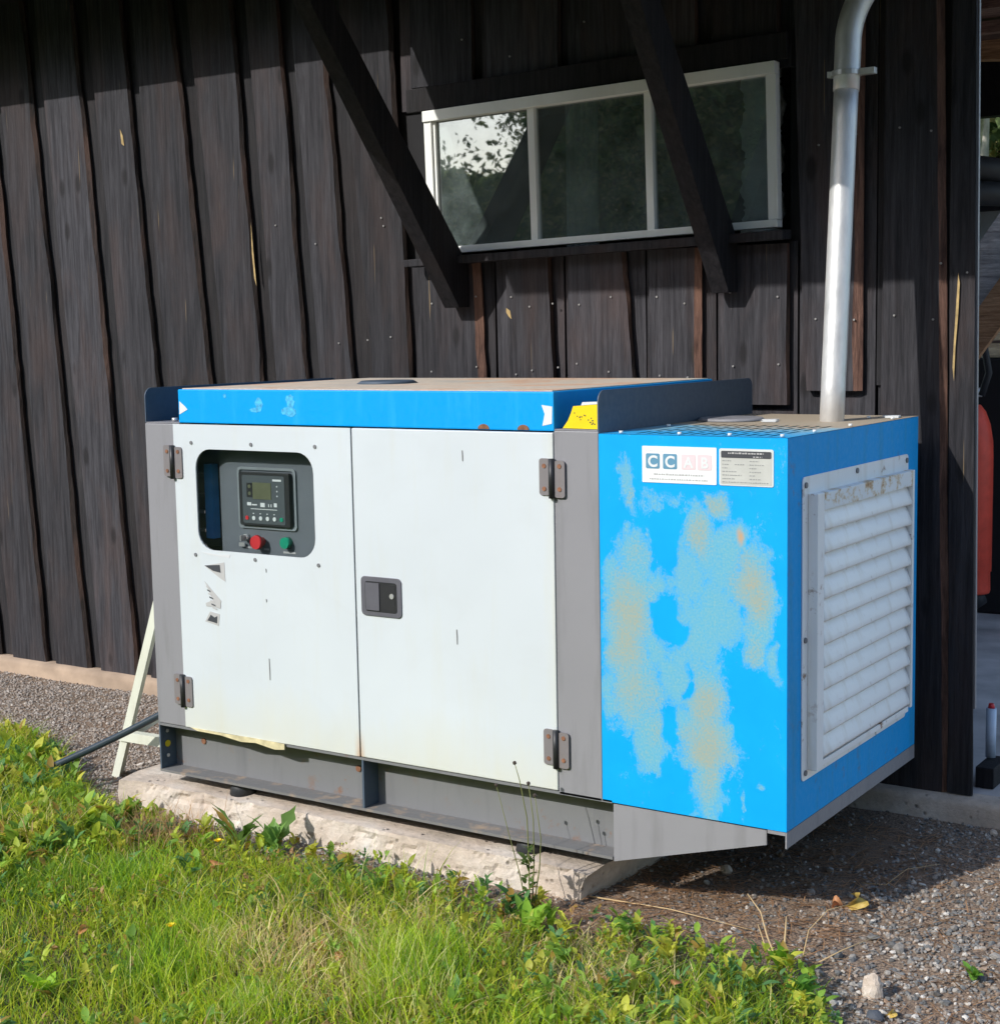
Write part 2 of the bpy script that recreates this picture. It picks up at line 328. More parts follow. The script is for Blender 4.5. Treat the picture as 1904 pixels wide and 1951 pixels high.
# ------------------------------------------------------------------ object helpers
def link(name, me, parent=None, kind=None, label=None, cat=None, group=None):
    o = bpy.data.objects.new(name, me); C.objects.link(o)
    if parent: o.parent = parent
    tag(o, label, cat, group, kind); return o
def tag(o, label=None, cat=None, group=None, kind=None):
    if label: o['label'] = label
    if cat: o['category'] = cat
    if group: o['group'] = group
    if kind: o['kind'] = kind
def empty(name, loc, label, cat, group=None):
    o = bpy.data.objects.new(name, None); o.location = loc; C.objects.link(o); tag(o, label, cat, group)
    o.empty_display_size = 0.1; bpy.context.view_layer.update(); return o
def child(name, me, parent, **kw):
    """mesh made in world coordinates, put under a parent that stands elsewhere"""
    o = link(name, me, parent, **kw)
    off = Vector(parent.location)
    if parent.parent: off = off + Vector(parent.parent.location)
    o.matrix_parent_inverse = Matrix.Translation(-off) if parent.type == 'EMPTY' else Matrix.Identity(4)
    return o
def me_from(name, bm, mats, smooth=False, bevel=0.0):
    if bevel:
        bmesh.ops.bevel(bm, geom=[e for e in bm.edges], offset=bevel, segments=2, profile=0.6, affect='EDGES', clamp_overlap=True)
    me = bpy.data.meshes.new(name); bm.normal_update(); bm.to_mesh(me); bm.free()
    for m in (mats if isinstance(mats, (list, tuple)) else [mats]): me.materials.append(m)
    if smooth: me.polygons.foreach_set('use_smooth', [True] * len(me.polygons))
    return me
def bx(bm, x0, x1, y0, y1, z0, z1, mi=0, rot=None, piv=None):
    vs = [bm.verts.new(p) for p in ((x0,y0,z0),(x1,y0,z0),(x1,y1,z0),(x0,y1,z0),(x0,y0,z1),(x1,y0,z1),(x1,y1,z1),(x0,y1,z1))]
    for f in ((0,3,2,1),(4,5,6,7),(0,1,5,4),(1,2,6,5),(2,3,7,6),(3,0,4,7)):
        bm.faces.new([vs[i] for i in f]).material_index = mi
    if rot is not None:
        bmesh.ops.rotate(bm, verts=vs, cent=piv or Vector(((x0+x1)/2,(y0+y1)/2,(z0+z1)/2)), matrix=rot)
    return vs
def box(name, x0, x1, y0, y1, z0, z1, mat, parent, bevel=0.002, **kw):
    bm = bmesh.new(); bx(bm, min(x0,x1), max(x0,x1), min(y0,y1), max(y0,y1), min(z0,z1), max(z0,z1))
    return child(name, me_from(name, bm, mat, bevel=bevel), parent, **kw)
def cyl(bm, p0, p1, r0, r1=None, n=20, caps=True, mi=0):
    r1 = r0 if r1 is None else r1
    p0, p1 = Vector(p0), Vector(p1); d = (p1 - p0).normalized()
    a = d.orthogonal().normalized(); b_ = d.cross(a)
    A = [bm.verts.new(p0 + r0 * (math.cos(t) * a + math.sin(t) * b_)) for t in [2*math.pi*i/n for i in range(n)]]
    B = [bm.verts.new(p1 + r1 * (math.cos(t) * a + math.sin(t) * b_)) for t in [2*math.pi*i/n for i in range(n)]]
    for i in range(n):
        f = bm.faces.new((A[i], A[(i+1) % n], B[(i+1) % n], B[i])); f.smooth = True; f.material_index = mi
    if caps:
        bm.faces.new(A[::-1]).material_index = mi; bm.faces.new(B).material_index = mi
def tube(bm, pts, rad, n=14, mi=0):
    pts = [Vector(p) for p in pts]; rings = []; a = None
    for i, p in enumerate(pts):
        d = (pts[min(i+1, len(pts)-1)] - pts[max(i-1, 0)]).normalized()
        a = d.orthogonal().normalized() if a is None else (a - d * a.dot(d)).normalized()
        b_ = d.cross(a); r = rad[i] if isinstance(rad, (list, tuple)) else rad
        rings.append([bm.verts.new(p + r * (math.cos(2*math.pi*k/n) * a + math.sin(2*math.pi*k/n) * b_)) for k in range(n)])
    for A, B in zip(rings, rings[1:]):
        for k in range(n):
            f = bm.faces.new((A[k], A[(k+1) % n], B[(k+1) % n], B[k])); f.smooth = True; f.material_index = mi
    bm.faces.new(rings[0][::-1]).material_index = mi; bm.faces.new(rings[-1]).material_index = mi
def rrect(x0, x1, z0, z1, r, n=6):
    pts = []
    for cx, cz, a0 in ((x1-r, z1-r, 0), (x0+r, z1-r, 90), (x0+r, z0+r, 180), (x1-r, z0+r, 270)):
        for i in range(n+1):
            a = math.radians(a0 + 90*i/n); pts.append((cx + r*math.cos(a), cz + r*math.sin(a)))
    return pts
def prism(bm, pts, y0, y1, axis='y', mi=0):
    """extrude a 2D outline; axis 'y': pts are (x,z); 'x': pts are (y,z); 'z': pts are (x,y)"""
    def P(p, t): return {'y': (p[0], t, p[1]), 'x': (t, p[0], p[1]), 'z': (p[0], p[1], t)}[axis]
    A = [bm.verts.new(P(p, y0)) for p in pts]; B = [bm.verts.new(P(p, y1)) for p in pts]; n = len(pts)
    bm.faces.new(A).material_index = mi; bm.faces.new(B[::-1]).material_index = mi
    for i in range(n): bm.faces.new((A[i], B[i], B[(i+1) % n], A[(i+1) % n])).material_index = mi
    bmesh.ops.recalc_face_normals(bm, faces=bm.faces)
def decal(name, pts, y, mat, parent, axis='y', th=0.0012, **kw):
    bm = bmesh.new(); prism(bm, pts, y - th, y, axis); return child(name, me_from(name, bm, mat), parent, **kw)
def plate_hole(name, outer, inner, y0, y1, mat, parent, axis='y', **kw):
    bm = bmesh.new()
    def P(p, t): return (p[0], t, p[1]) if axis == 'y' else (t, p[0], p[1])
    for t in (y0, y1):
        es = []
        for loop in (outer, inner):
            vs = [bm.verts.new(P(p, t)) for p in loop]
            es += [bm.edges.new((vs[i], vs[(i+1) % len(vs)])) for i in range(len(vs))]
        bmesh.ops.triangle_fill(bm, edges=es, use_beauty=True)
    bm.verts.ensure_lookup_table(); no, ni = len(outer), len(inner)
    for st, n in ((0, no), (no, ni)):
        for i in range(n):
            a, b2 = st + i, st + (i+1) % n; k = no + ni
            bm.faces.new((bm.verts[a], bm.verts[b2], bm.verts[b2+k], bm.verts[a+k]))
    bmesh.ops.recalc_face_normals(bm, faces=bm.faces)
    return child(name, me_from(name, bm, mat), parent, **kw)
def text_mesh(name, s, x, z, size, y, mat, parent, bold=False, axis='y', align='LEFT'):
    cu = bpy.data.curves.new(name, 'FONT'); cu.body = s; cu.size = size; cu.align_x = align; cu.extrude = 0.0004
    if bold: cu.offset = size * 0.035
    tmp = bpy.data.objects.new(name, cu); me = bpy.data.meshes.new_from_object(tmp); bpy.data.objects.remove(tmp)
    me.transform(Matrix(((1,0,0,x),(0,0,-1,y),(0,1,0,z),(0,0,0,1)))); me.materials.clear(); me.materials.append(mat)
    return child(name, me, parent)

def np_mesh(name, V, F, mat, colors=None, smooth=False):
    me = bpy.data.meshes.new(name); F = np.asarray(F, dtype=np.int32); k = F.shape[1]
    me.vertices.add(len(V)); me.vertices.foreach_set('co', np.asarray(V, dtype=np.float32).ravel())
    me.loops.add(F.size); me.loops.foreach_set('vertex_index', F.ravel())
    me.polygons.add(len(F)); me.polygons.foreach_set('loop_start', np.arange(0, F.size, k, dtype=np.int32))
    me.polygons.foreach_set('use_smooth', np.full(len(F), smooth))
    me.materials.append(mat); me.update(calc_edges=True)
    if colors is not None:
        a = me.attributes.new('leafcol', 'FLOAT_COLOR', 'POINT')
        a.data.foreach_set('color', np.hstack([colors, np.ones((len(colors), 1))]).astype(np.float32).ravel())
    me.validate(); return me
def vnoise(x, y, seed=0):
    x = np.asarray(x, float); y = np.asarray(y, float)
    xi = np.floor(x).astype(int); yi = np.floor(y).astype(int); fx = x - xi; fy = y - yi
    fx = fx*fx*(3-2*fx); fy = fy*fy*(3-2*fy)
    def h(a, b_):
        n = (a * 374761393 + b_ * 668265263 + seed * 974711) & 0x7fffffff
        n = ((n ^ (n >> 13)) * 1274126177) & 0x7fffffff
        return ((n ^ (n >> 16)) & 0xffff) / 65535.0
    return (h(xi,yi)*(1-fx)+h(xi+1,yi)*fx)*(1-fy) + (h(xi,yi+1)*(1-fx)+h(xi+1,yi+1)*fx)*fy
def fbm(x, y, seed=0): return 0.55*vnoise(x, y, seed)+0.3*vnoise(x*2.1, y*2.1, seed+5)+0.15*vnoise(x*4.3, y*4.3, seed+9)

# ------------------------------------------------------------------ ground
BX = np.array([-9, -3.9, -3.3, -2.9, -2.45, -1.9, -1.45, -1.1, -.8, -.6, -.36, -.12, .02, .18, .30, .5, 1.0, 9])
BY = np.array([.2, .20, .36, .16, -.12, -.13, -.09, -.08, -.11, -.16, -.13, -.16, -.12, -.21, -.42, -.95, -2.2, -9])
def turf_edge(x): return np.interp(x, BX, BY)
def gz(x, y):
    x = np.asarray(x, float); y = np.asarray(y, float)
    z = -1.245 - 0.042*np.clip(1.1 - y, 0, 1.1) - 0.03*np.clip(-y, 0, 3)
    z = z + 0.018*(fbm(x*2.3, y*2.3, 3) - 0.5) + 0.012*(fbm(x*9, y*9, 4) - 0.5)
    z = z + 0.012*np.clip(turf_edge(x) - y, 0, 0.3)/0.3
    return z
gx = np.concatenate([[-220, -120, -60, -30, -16, -10, -7], np.arange(-6, 2.5, 0.045), [3, 4.5, 7, 12, 25, 60, 120, 220]])
gy = np.concatenate([[-220, -120, -60, -30, -14, -8, -5, -3.5], np.arange(-2.6, 1.125, 0.045), [1.2, 2.5, 5, 9, 14, 25, 60, 120, 220]])
GX, GY = np.meshgrid(gx, gy); GZ = gz(GX, GY)
GZ = np.where(GY > 1.11, -1.27, GZ)
nx, ny = len(gx), len(gy)
I = (np.arange(ny-1)[:, None]*nx + np.arange(nx-1)[None, :]).ravel()
me = np_mesh('ground', np.stack([GX, GY, GZ], -1).reshape(-1, 3), np.stack([I, I+1, I+1+nx, I+nx], -1), M['ground'], smooth=True)
tf = np.clip((turf_edge(GX) + 0.16*(fbm(GX*6, GY*6, 8)-0.5) - GY)/0.08, 0, 1)
tf = np.where((GY > 3), 1.0, np.where(GX > 2.2, np.maximum(tf, 0), tf))
fa = np.clip((np.maximum(np.abs(GX+1)-4.5, np.where(GY < 0, -GY-2.2, GY-6)))/1.0, 0, 1)
for nm, ar in (('turf', tf), ('far', fa)):
    a = me.attributes.new(nm, 'FLOAT', 'POINT'); a.data.foreach_set('value', ar.astype(np.float32).ravel())
link('ground', me, kind='structure', label='gravelly ground with rough turf in front of the shed')

# ------------------------------------------------------------------ wooden shed
YW = 1.10
shed = empty('wooden_shed', (-2.0, 1.15, -1.24), 'dark stained timber shed with vertical boards behind the generator', 'shed')
def xat(p, z): (xa, za), (xb, zb) = p; return xa + (xb-xa)*(z-za)/(zb-za)
def board(name, L, R_, z0, z1, yf, th, waney=0.012, bark=0.02, parent=shed, mats=('board', 'bark'), seed=0, n=44, bmin=0.15):
    """L,R_: lines ((x,z),(x,z)); front face at yf, back at yf+th; right edge bevels like bark"""
    bm = bmesh.new(); rings = []
    for i in range(n+1):
        z = z0 + (z1-z0)*i/n
        wv = waney*2*(float(fbm(z*3.1+seed*7.7, seed*3.3, seed))-0.5) + waney*0.6*(float(vnoise(z*14, seed*5.1, seed+2))-0.5)
        wl = 0.006*2*(float(fbm(z*2.3+seed*1.7, 9.1+seed, seed+3))-0.5)
        bk = bark*(bmin+(1-bmin)*float(vnoise(z*4, seed*2.2, seed+4))**1.3)
        xl = xat(L, z)+wl; xr = xat(R_, z)+wv
        y = yf + 0.003*(float(vnoise(z*2, seed*1.3, 5))-0.5)
        rings.append([bm.verts.new(p) for p in ((xl-0.003, yf+th, z), (xl, y+0.002, z), (xl+0.003, y, z), (xr-bk, y, z), (xr, y+th*0.42, z), (xr-0.006, yf+th, z))])
    for A, B in zip(rings, rings[1:]):
        for k in range(5):
            f = bm.faces.new((A[k], A[k+1], B[k+1], B[k])); f.material_index = 1 if k >= 3 else 0
            f.smooth = False
    bm.faces.new(rings[0][::-1]); bm.faces.new(rings[-1])
    return child(name, me_from(name, bm, [M[m] for m in mats]), parent)
TH = 0.030
Rl = [((-4.62, 1.5), (-4.40, -1.18)), ((-4.265, 1.5), (-4.076, -1.18)), ((-3.995, 1.5), (-3.794, -1.18)), ((-3.684, 1.5), (-3.491, -1.18)),
      ((-3.398, 1.5), (-3.190, -1.18)), ((-3.108, 1.5), (-2.870, -1.18)), ((-2.792, 1.5), (-2.625, -1.18)), ((-2.558, 1.5), (-2.385, -1.18)),
      ((-2.342, 1.5), (-2.135, -1.18)), ((-2.026, 1.5), (-1.90, -1.18))]
extra = []
x = -4.92
while x > -7.2:
    extra.insert(0, ((x, 1.5), (x+0.2, -1.18))); x -= 0.3
Rl = extra + Rl
for i in range(1, len(Rl)):
    pr, cu = Rl[i-1], Rl[i]
    off = 0.075 + 0.015*math.sin(i*2.3)
    board('board', ((pr[0][0]+off, pr[0][1]), (pr[1][0]+off, pr[1][1])), cu, -1.19-0.012*rnd.random(), 1.74, YW, TH, 0.011, 0.020, seed=i)
    board('under_board', ((pr[0][0]-0.03, pr[0][1]), (pr[1][0]-0.03, pr[1][1])), ((pr[0][0]+off+0.05, pr[0][1]), (pr[1][0]+off+0.05, pr[1][1])), -1.185, 1.74, YW+TH+0.001, 0.02, 0.0, 0.003, mats=('board_deep', 'board_deep'), seed=i+50, n=6)
def vb(xl, xr, z0, z1, seed, yf=YW, waney=0.006, bark=0.016, xl2=None, xr2=None, red=False):
    xl2 = xl if xl2 is None else xl2; xr2 = xr if xr2 is None else xr2
    return board('board', ((xl, .5), (xl2, .1)), ((xr, .5), (xr2, .1)), z0, z1, yf, TH, waney, bark, seed=seed, mats=('board', 'bark_red' if red else 'bark'), bmin=0.7 if red else 0.15)
ZB = 0.533
vb(-1.887, -1.655, -1.19, ZB, 71, waney=0.008, bark=0.034, red=True, xl2=-1.862, xr2=-1.633)
vb(-1.536, -1.355, -1.19, ZB, 72, waney=0.006, bark=0.006, xl2=-1.522, xr2=-1.345)
vb(-1.278, -1.046, -1.19, ZB, 73, waney=0.014, bark=0.02, xr2=-1.014)
vb(-0.966, -0.775, -1.19, ZB, 74, waney=0.003, bark=0.024, red=True)
vb(-0.692, -0.470, 0.022, ZB, 75, waney=0.003, bark=0.008, xr2=-0.466)
vb(-0.424, -0.226, 0.068, 1.66, 76, waney=0.003, bark=0.032, xl2=-0.408, red=True)
vb(-0.160, 0.032, -1.19, 1.66, 77, waney=0.004, bark=0.024, xr2=0.040, red=True)
# boards above the window
for k, (a, c_) in enumerate(((-1.93, -1.66), (-1.60, -1.30), (-1.22, -0.98), (-0.90, -0.785), (-0.73, -0.50))):
    vb(a, c_, 1.155, 1.66, 80+k, waney=0.003, bark=0.008)
# recessed under boards (full width, butted)
ux = [-2.0, -1.60, -1.31, -0.99, -0.73, -0.445]
for k in range(5):
    for z0, z1 in ((-1.185, 0.54), (1.08, 1.66)):
        board('under_board', ((ux[k]+.002, 1), (ux[k]+.002, 0)), ((ux[k+1]-.002, 1), (ux[k+1]-.002, 0)), z0, z1, YW+TH+0.001, 0.02, 0, 0.002, mats=('board', 'board_deep'), seed=90+k, n=4)
board('under_board', ((-0.443, 1), (-0.443, 0)), ((-0.19, 1), (-0.19, 0)), -1.185, 1.74, YW+TH+0.001, 0.02, 0, 0.002, mats=('board', 'board_deep'), seed=97, n=4)
board('under_board', ((-0.188, 1), (-0.188, 0)), ((0.06, 1), (0.06, 0)), 0.085, 1.66, YW+TH+0.001, 0.02, 0, 0.002, mats=('board', 'board_deep'), seed=98, n=4)
board('under_board', ((-0.186, 1), (-0.186, 0)), ((0.06, 1), (0.06, 0)), -1.185, 0.084, YW+TH+0.013, 0.02, 0, 0.002, mats=('board', 'board_deep'), seed=99, n=4)
# corner board
board('corner_board', ((0.046, 1), (0.060, -1.17)), ((0.116, 1.2), (0.141, -1.17)), -1.168, 1.74, YW-0.006, 0.016, 0.002, 0.002, mats=('board', 'black_wood'), seed=101)
bm = bmesh.new()
vs = [bm.verts.new(p) for z_, xx in ((-0.9, 0.1395), (1.74, 0.1125)) for p in ((xx-0.012, YW+0.0105, z_), (xx+0.001, YW+0.0105, z_), (xx+0.001, YW+0.024, z_), (xx-0.012, YW+0.024, z_))]
for f in ((0,1,2,3),(7,6,5,4),(0,4,5,1),(1,5,6,2),(2,6,7,3),(3,7,4,0)): bm.faces.new([vs[i] for i in f])
bmesh.ops.recalc_face_normals(bm, faces=bm.faces)
child('steel_edge_strip', me_from('steel_edge_strip', bm, M['grey']), shed)
# inner lining with window hole, and room behind
bm = bmesh.new()
for a in ((-7.2, -1.88, 1.150, 1.156, -1.2, 1.75), (-0.49, 0.065, 1.170, 1.176, -1.165, 1.75), (-1.88, -0.49, 1.150, 1.156, -1.2, 0.55), (-1.88, -0.49, 1.150, 1.156, 1.10, 1.68)): bx(bm, *a)
child('wall_lining', me_from('wall_lining', bm, M['under']), shed)
bm = bmesh.new()
bx(bm, -2.6, -0.34, 2.3, 2.33, -1.17, 1.7); bx(bm, -2.63, -2.6, 1.157, 2.33, -1.17, 1.7); bx(bm, -0.34, -0.31, 1.177, 2.33, -1.17, 1.7); bx(bm, -2.63, -0.31, 1.16, 2.33, 1.2, 1.23)
child('inner_room_wall', me_from('inner_room_wall', bm, plain('inner_wall_grey', (0.055, 0.052, 0.045), 0.8, 0, 0.3, 6)), shed)
# header above the window, sill, casing: the whole window is slightly out of level
tilt = Matrix.Rotation(-0.0225, 3, 'Y'); wc = Vector((-1.19, YW, 0.82))
def wbox(name, x0, x1, y0, y1, z0, z1, mat, parent, bevel=0.002):
    bm = bmesh.new(); bx(bm, x0, x1, y0, y1, z0, z1, rot=tilt, piv=wc); return child(name, me_from(name, bm, mat, bevel=bevel), parent)
wbox('header_board', -1.935, -0.46, YW-0.017, YW-0.002, 1.082, 1.165, M['board_deep'], shed, 0.003)
wf = empty('window', (0, 0, 0), None, None); wf.parent = shed
wf.location = (-1.19, YW, 0.82); wf.matrix_parent_inverse = Matrix.Translation(-Vector(shed.location))
def wchild(name, x0, x1, y0, y1, z0, z1, mat, bevel=0.002):
    bm = bmesh.new(); bx(bm, x0, x1, y0, y1, z0, z1, rot=tilt, piv=wc)
    me = me_from(name, bm, mat, bevel=bevel); me.transform(Matrix.Translation(-wc)); o = bpy.data.objects.new(name, me); C.objects.link(o); o.parent = wf; return o
x0, x1, z0, z1 = -1.862, -0.500, 0.568, 1.080
wchild('frame_rail', x0, x1, 1.078, 1.118, z0-0.0, z0+0.024, M['cream'])
wchild('frame_rail', x0, x1, 1.076, 1.118, z1-0.038, z1, M['cream'])
wchild('frame_stile', x0, x0+0.032, 1.084, 1.118, z0+0.025, z1-0.039, M['cream'])
wchild('frame_stile', x1-0.034, x1, 1.084, 1.118, z0+0.025, z1-0.039, M['cream'])
for mx_ in (-1.412, -0.956): wchild('mullion', mx_-0.014, mx_+0.014, 1.092, 1.118, z0+0.025, z1-0.039, M['cream'])
wchild('sash_bead', x0+0.033, x0+0.043, 1.094, 1.107, z0+0.025, z1-0.04, M['cream'], 0.001)
for a, c_ in ((x0+0.037, -1.429), (-1.395, -0.973), (-0.939, x1-0.035)):
    wchild('pane', a-0.004, c_+0.004, 1.108, 1.111, z0+0.025, z1-0.04, M['glass'], 0)
# sill
bm = bmesh.new(); bx(bm, -1.935, -0.462, YW-0.072, YW-0.002, 0.528, 0.558, rot=tilt, piv=wc)
for v_ in bm.verts:
    if v_.co.y < YW-0.05 and v_.co.z > 0.55-0.03: v_.co.z -= 0.004
child('window_sill', me_from('window_sill', bm, M['board'], bevel=0.003), shed)
# diagonal braces holding the porch roof
def brace(x0, x1, zf, m=1.12):
    bm = bmesh.new(); yb = YW-0.003
    pts = [(yb, zf), (yb, zf+0.13*m), (yb-1.20/m, zf+0.13*m+1.20), (yb-1.20/m-0.10, zf+0.13*m+1.20), (yb-0.065, zf-0.002)]
    prism(bm, pts, x0, x1, 'x'); return child('brace', me_from('brace', bm, M['black_wood'], bevel=0.002), shed)
brace(-1.755, -1.690, 0.362); brace(-0.700, -0.640, 0.384, 1.27)
# roof: short eave on the left, long porch roof over window
bm = bmesh.new(); prism(bm, [(0.60, 1.65), (0.60, 1.72), (1.6, 1.99), (3.2, 2.38), (3.2, 2.28), (1.14, 1.74), (0.62, 1.65)], -7.2, -2.075, 'x')
child('eave', me_from('eave', bm, M['black_wood']), shed)
bm = bmesh.new(); prism(bm, [(-0.40, 1.45), (-0.40, 1.53), (1.15, 1.72), (1.15, 1.62)], -2.07, 0.62, 'x')
child('porch_roof', me_from('porch_roof', bm, M['black_wood']), shed)
# foundation strip, chipped lower outline
def strip(x0, x1, zt, zb, yf, name, mat, n=60, seed=1):
    bm = bmesh.new(); rows = []
    for i in range(n+1):
        x_ = x0+(x1-x0)*i/n
        j = 0.012*(float(fbm(x_*4, seed, 2))-0.5)
        rows.append([bm.verts.new(p) for p in ((x_, YW+0.04, zt), (x_, yf+0.004+j*0.5, zt+j*0.8), (x_, yf-0.006+j, zt-0.02), (x_, yf-0.01-j, zb))])
    for A, B in zip(rows, rows[1:]):
        for k in range(3): bm.faces.new((A[k], A[k+1], B[k+1], B[k])).smooth = True
    bmesh.ops.recalc_face_normals(bm, faces=bm.faces)
    return child(name, me_from(name, bm, mat), shed)
strip(-7.2, -1.0, -1.188, -1.34, 1.062, 'foundation', M['foundation'])
strip(-1.0, 3.0, -1.172, -1.34, 1.055, 'foundation', M['concrete'], 90, 4)
# splinter scars where bare yellow wood shows
M['bare'] = plain('bare_yellow_wood', (0.42, 0.30, 0.13), 0.8, 0, 0.3, 40)
for pts, yy in (([(0.076, 0.42), (0.081, 0.39), (0.078, 0.30), (0.071, 0.20), (0.068, 0.10), (0.063, 0.14), (0.066, 0.22), (0.071, 0.32)], YW-0.0125), ([(-4.33, 1.0), (-4.315, 0.86), (-4.285, 0.65), (-4.275, 0.55), (-4.288, 0.57), (-4.30, 0.70), (-4.325, 0.88)], YW-0.0015), ([(-3.44, 1.14), (-3.425, 1.11), (-3.42, 1.07), (-3.435, 1.08)], YW-0.0015),
                ([(-2.73, 0.72), (-2.722, 0.60), (-2.712, 0.47), (-2.722, 0.50), (-2.730, 0.60)], YW-0.0015), ([(-1.533, 0.355), (-1.518, 0.345), (-1.512, 0.315), (-1.524, 0.325), (-1.534, 0.34)], YW-0.0015)):
    bm = bmesh.new(); prism(bm, pts, yy-0.0008, yy); child('splinter_scar', me_from('splinter_scar', bm, M['bare']), shed)
# nails
bm = bmesh.new()
nails = []
for zz in (0.375, 0.133):
    for xx in (-1.868, -1.66, -1.50, -1.43, -1.33, -1.24, -1.11, -0.93, -0.82, -0.66, -0.50): nails.append((xx+rnd.uniform(-.012, .012), zz+rnd.uniform(-.025, .025)))
for zz in (0.285, 0.845): 
    for xx in (-0.37, -0.25, -0.12, -0.01): nails.append((xx+rnd.uniform(-.01, .01), zz+rnd.uniform(-.02, .02)))
nails += [(-2.40, 0.62), (-2.30, 0.24), (-2.08, 0.70), (-2.07, 0.67), (-2.05, 0.26), (-2.16, 0.25), (-2.6, 0.7), (0.10, 0.42), (0.10, -0.35), (0.115, -0.85), (0.02, 0.45), (-1.7, 1.3), (-1.5, 1.22), (-1.2, 1.3), (-1.0, 1.27), (-0.6, 1.36), (-1.71, 0.39)]
for a, c_ in nails: cyl(bm, (a, YW-0.0055, c_), (a, YW-0.001, c_), 0.0034, n=7)
o = child('nail', me_from('nail', bm, plain('pale_nail_head', (0.27, 0.265, 0.26), 0.5)), shed); o['kind'] = 'stuff'
# things behind the glass
bm = bmesh.new(); n = 26
A = [bm.verts.new((-1.34+0.13*i/n, 1.20+0.012*math.sin(i*1.35), 0.50)) for i in range(n+1)]; B = [bm.verts.new((v_.co.x, v_.co.y, 1.15)) for v_ in A]
for i in range(n): bm.faces.new((A[i], A[i+1], B[i+1], B[i])).smooth = True
link('curtain', me_from('curtain', bm, plain('grey_curtain', (0.34, 0.37, 0.40), 0.8)), label='narrow grey curtain hanging inside the middle pane of the window', cat='curtain')
bm = bmesh.new(); pts = []; rad = []
for i in range(60):
    pts.append((-0.61+0.008*math.sin(i*.5), 1.225, 0.45+0.013*i)); rad.append(0.062+0.005*math.sin(i*2.2)+0.004*rnd.random())
tube(bm, pts, rad, 24)
link('foil_duct', me_from('foil_duct', bm, M['foil'], True), label='crinkled silver foil duct standing inside the right-hand window pane', cat='duct')

# ------------------------------------------------------------------ concrete slab under the generator
bm = bmesh.new()
nxs, nys, nzs = 150, 26, 12
def slab_pt(u, v_, w_):
    x_ = -2.40+1.84*u; y_ = -0.014+0.88*v_; zt = -1.193; zb = -1.36
    z_ = zb+(zt-zb)*w_
    endf = 1-u
    x_ += (0.10*v_+0.05*w_ - 0.06)*(u**14)
    if u < 0.02: x_ += 0.02*(w_ < .2)
    r = fbm(np.array(x_*7+3), np.array(z_*9+y_*5), 6)-0.5
    y_ += (-0.022*float(r) - 0.008*(1-w_) + 0.05*max(0.0, float(fbm(np.array(x_*16), np.array(z_*22), 61))-0.56))*(1-v_)**6
    z_ += 0.012*(float(fbm(np.array(x_*5), np.array(y_*5), 12))-0.5) - 0.006*max(0, (w_-0.85)/0.15)*((1-v_)**30 + (u**60)+((1-u)**40))
    x_ += 0.03*(float(fbm(np.array(y_*8), np.array(z_*12), 15))-0.5)*(u**20 + (1-u)**20)
    return (x_, y_, z_)
surf = {}
def gv(i, j, k):
    if (i, j, k) not in surf: surf[(i, j, k)] = bm.verts.new(slab_pt(i/nxs, j/nys, k/nzs))
    return surf[(i, j, k)]
for i in range(nxs):
    for k in range(nzs):
        bm.faces.new((gv(i,0,k), gv(i+1,0,k), gv(i+1,0,k+1), gv(i,0,k+1))); bm.faces.new((gv(i,nys,k), gv(i,nys,k+1), gv(i+1,nys,k+1), gv(i+1,nys,k)))
    for j in range(nys): bm.faces.new((gv(i,j,nzs), gv(i+1,j,nzs), gv(i+1,j+1,nzs), gv(i,j+1,nzs)))
for j in range(nys):
    for k in range(nzs):
        bm.faces.new((gv(0,j,k), gv(0,j,k+1), gv(0,j+1,k+1), gv(0,j+1,k))); bm.faces.new((gv(nxs,j,k), gv(nxs,j+1,k), gv(nxs,j+1,k+1), gv(nxs,j,k+1)))
bmesh.ops.recalc_face_normals(bm, faces=bm.faces)
link('concrete_slab', me_from('concrete_slab', bm, M['concrete'], False), label='rough chipped concrete slab under the generator, its end broken off', cat='slab')

# ------------------------------------------------------------------ generator
gen = empty('generator', (-1.1, 0.48, -1.19), 'large blue and white soundproof diesel generator with faded blue radiator end', 'generator')
G = lambda *a, **k: box(*a, parent=gen, **k) if 'parent' not in k else box(*a, **k)
def gbox(name, x0, x1, y0, y1, z0, z1, mat, bevel=0.002, **kw): return box(name, x0, x1, y0, y1, z0, z1, M[mat], gen, bevel, **kw)
XL, XDL, XS, XDR, XB = -2.215, -2.087, -1.362, -0.670, -0.531
DP = 0.97
# skid beams: C channels
def channel(yf, sgn, name):
    bm = bmesh.new(); yb = yf+sgn*0.075
    lo, hi = min(yf, yb), max(yf, yb)
    bx(bm, XL, -0.502, yb-0.004, yb+0.004, -1.145, -0.996)
    bx(bm, XL, -0.502, lo, hi-0.004 if sgn > 0 else hi, -0.996, -0.988)
    bx(bm, XL, -0.502, lo, hi-0.004 if sgn > 0 else hi, -1.153, -1.145, mi=1)
    return child(name, me_from(name, bm, [M['grey_metal'], M['flange_dirt']]), gen)
channel(0.0, 1, 'skid_beam'); channel(DP, -1, 'skid_beam')
gbox('end_plate', XL, XL+0.006, 0.001, 0.07, -1.144, -0.997, 'slate', 0)
gbox('stiffener', -1.362, -1.355, 0.001, 0.07, -1.144, -0.997, 'slate', 0)
for yy, zz, rr, mt in ((0.03, -1.065, 0.011, 'yellow'), (0.03, -1.022, 0.006, 'zinc'), (0.03, -1.105, 0.006, 'zinc')):
    bm = bmesh.new(); cyl(bm, (XL+0.0062, yy, zz), (XL+0.010, yy, zz), rr, n=16); child('bolt', me_from('bolt', bm, M[mt]), gen)
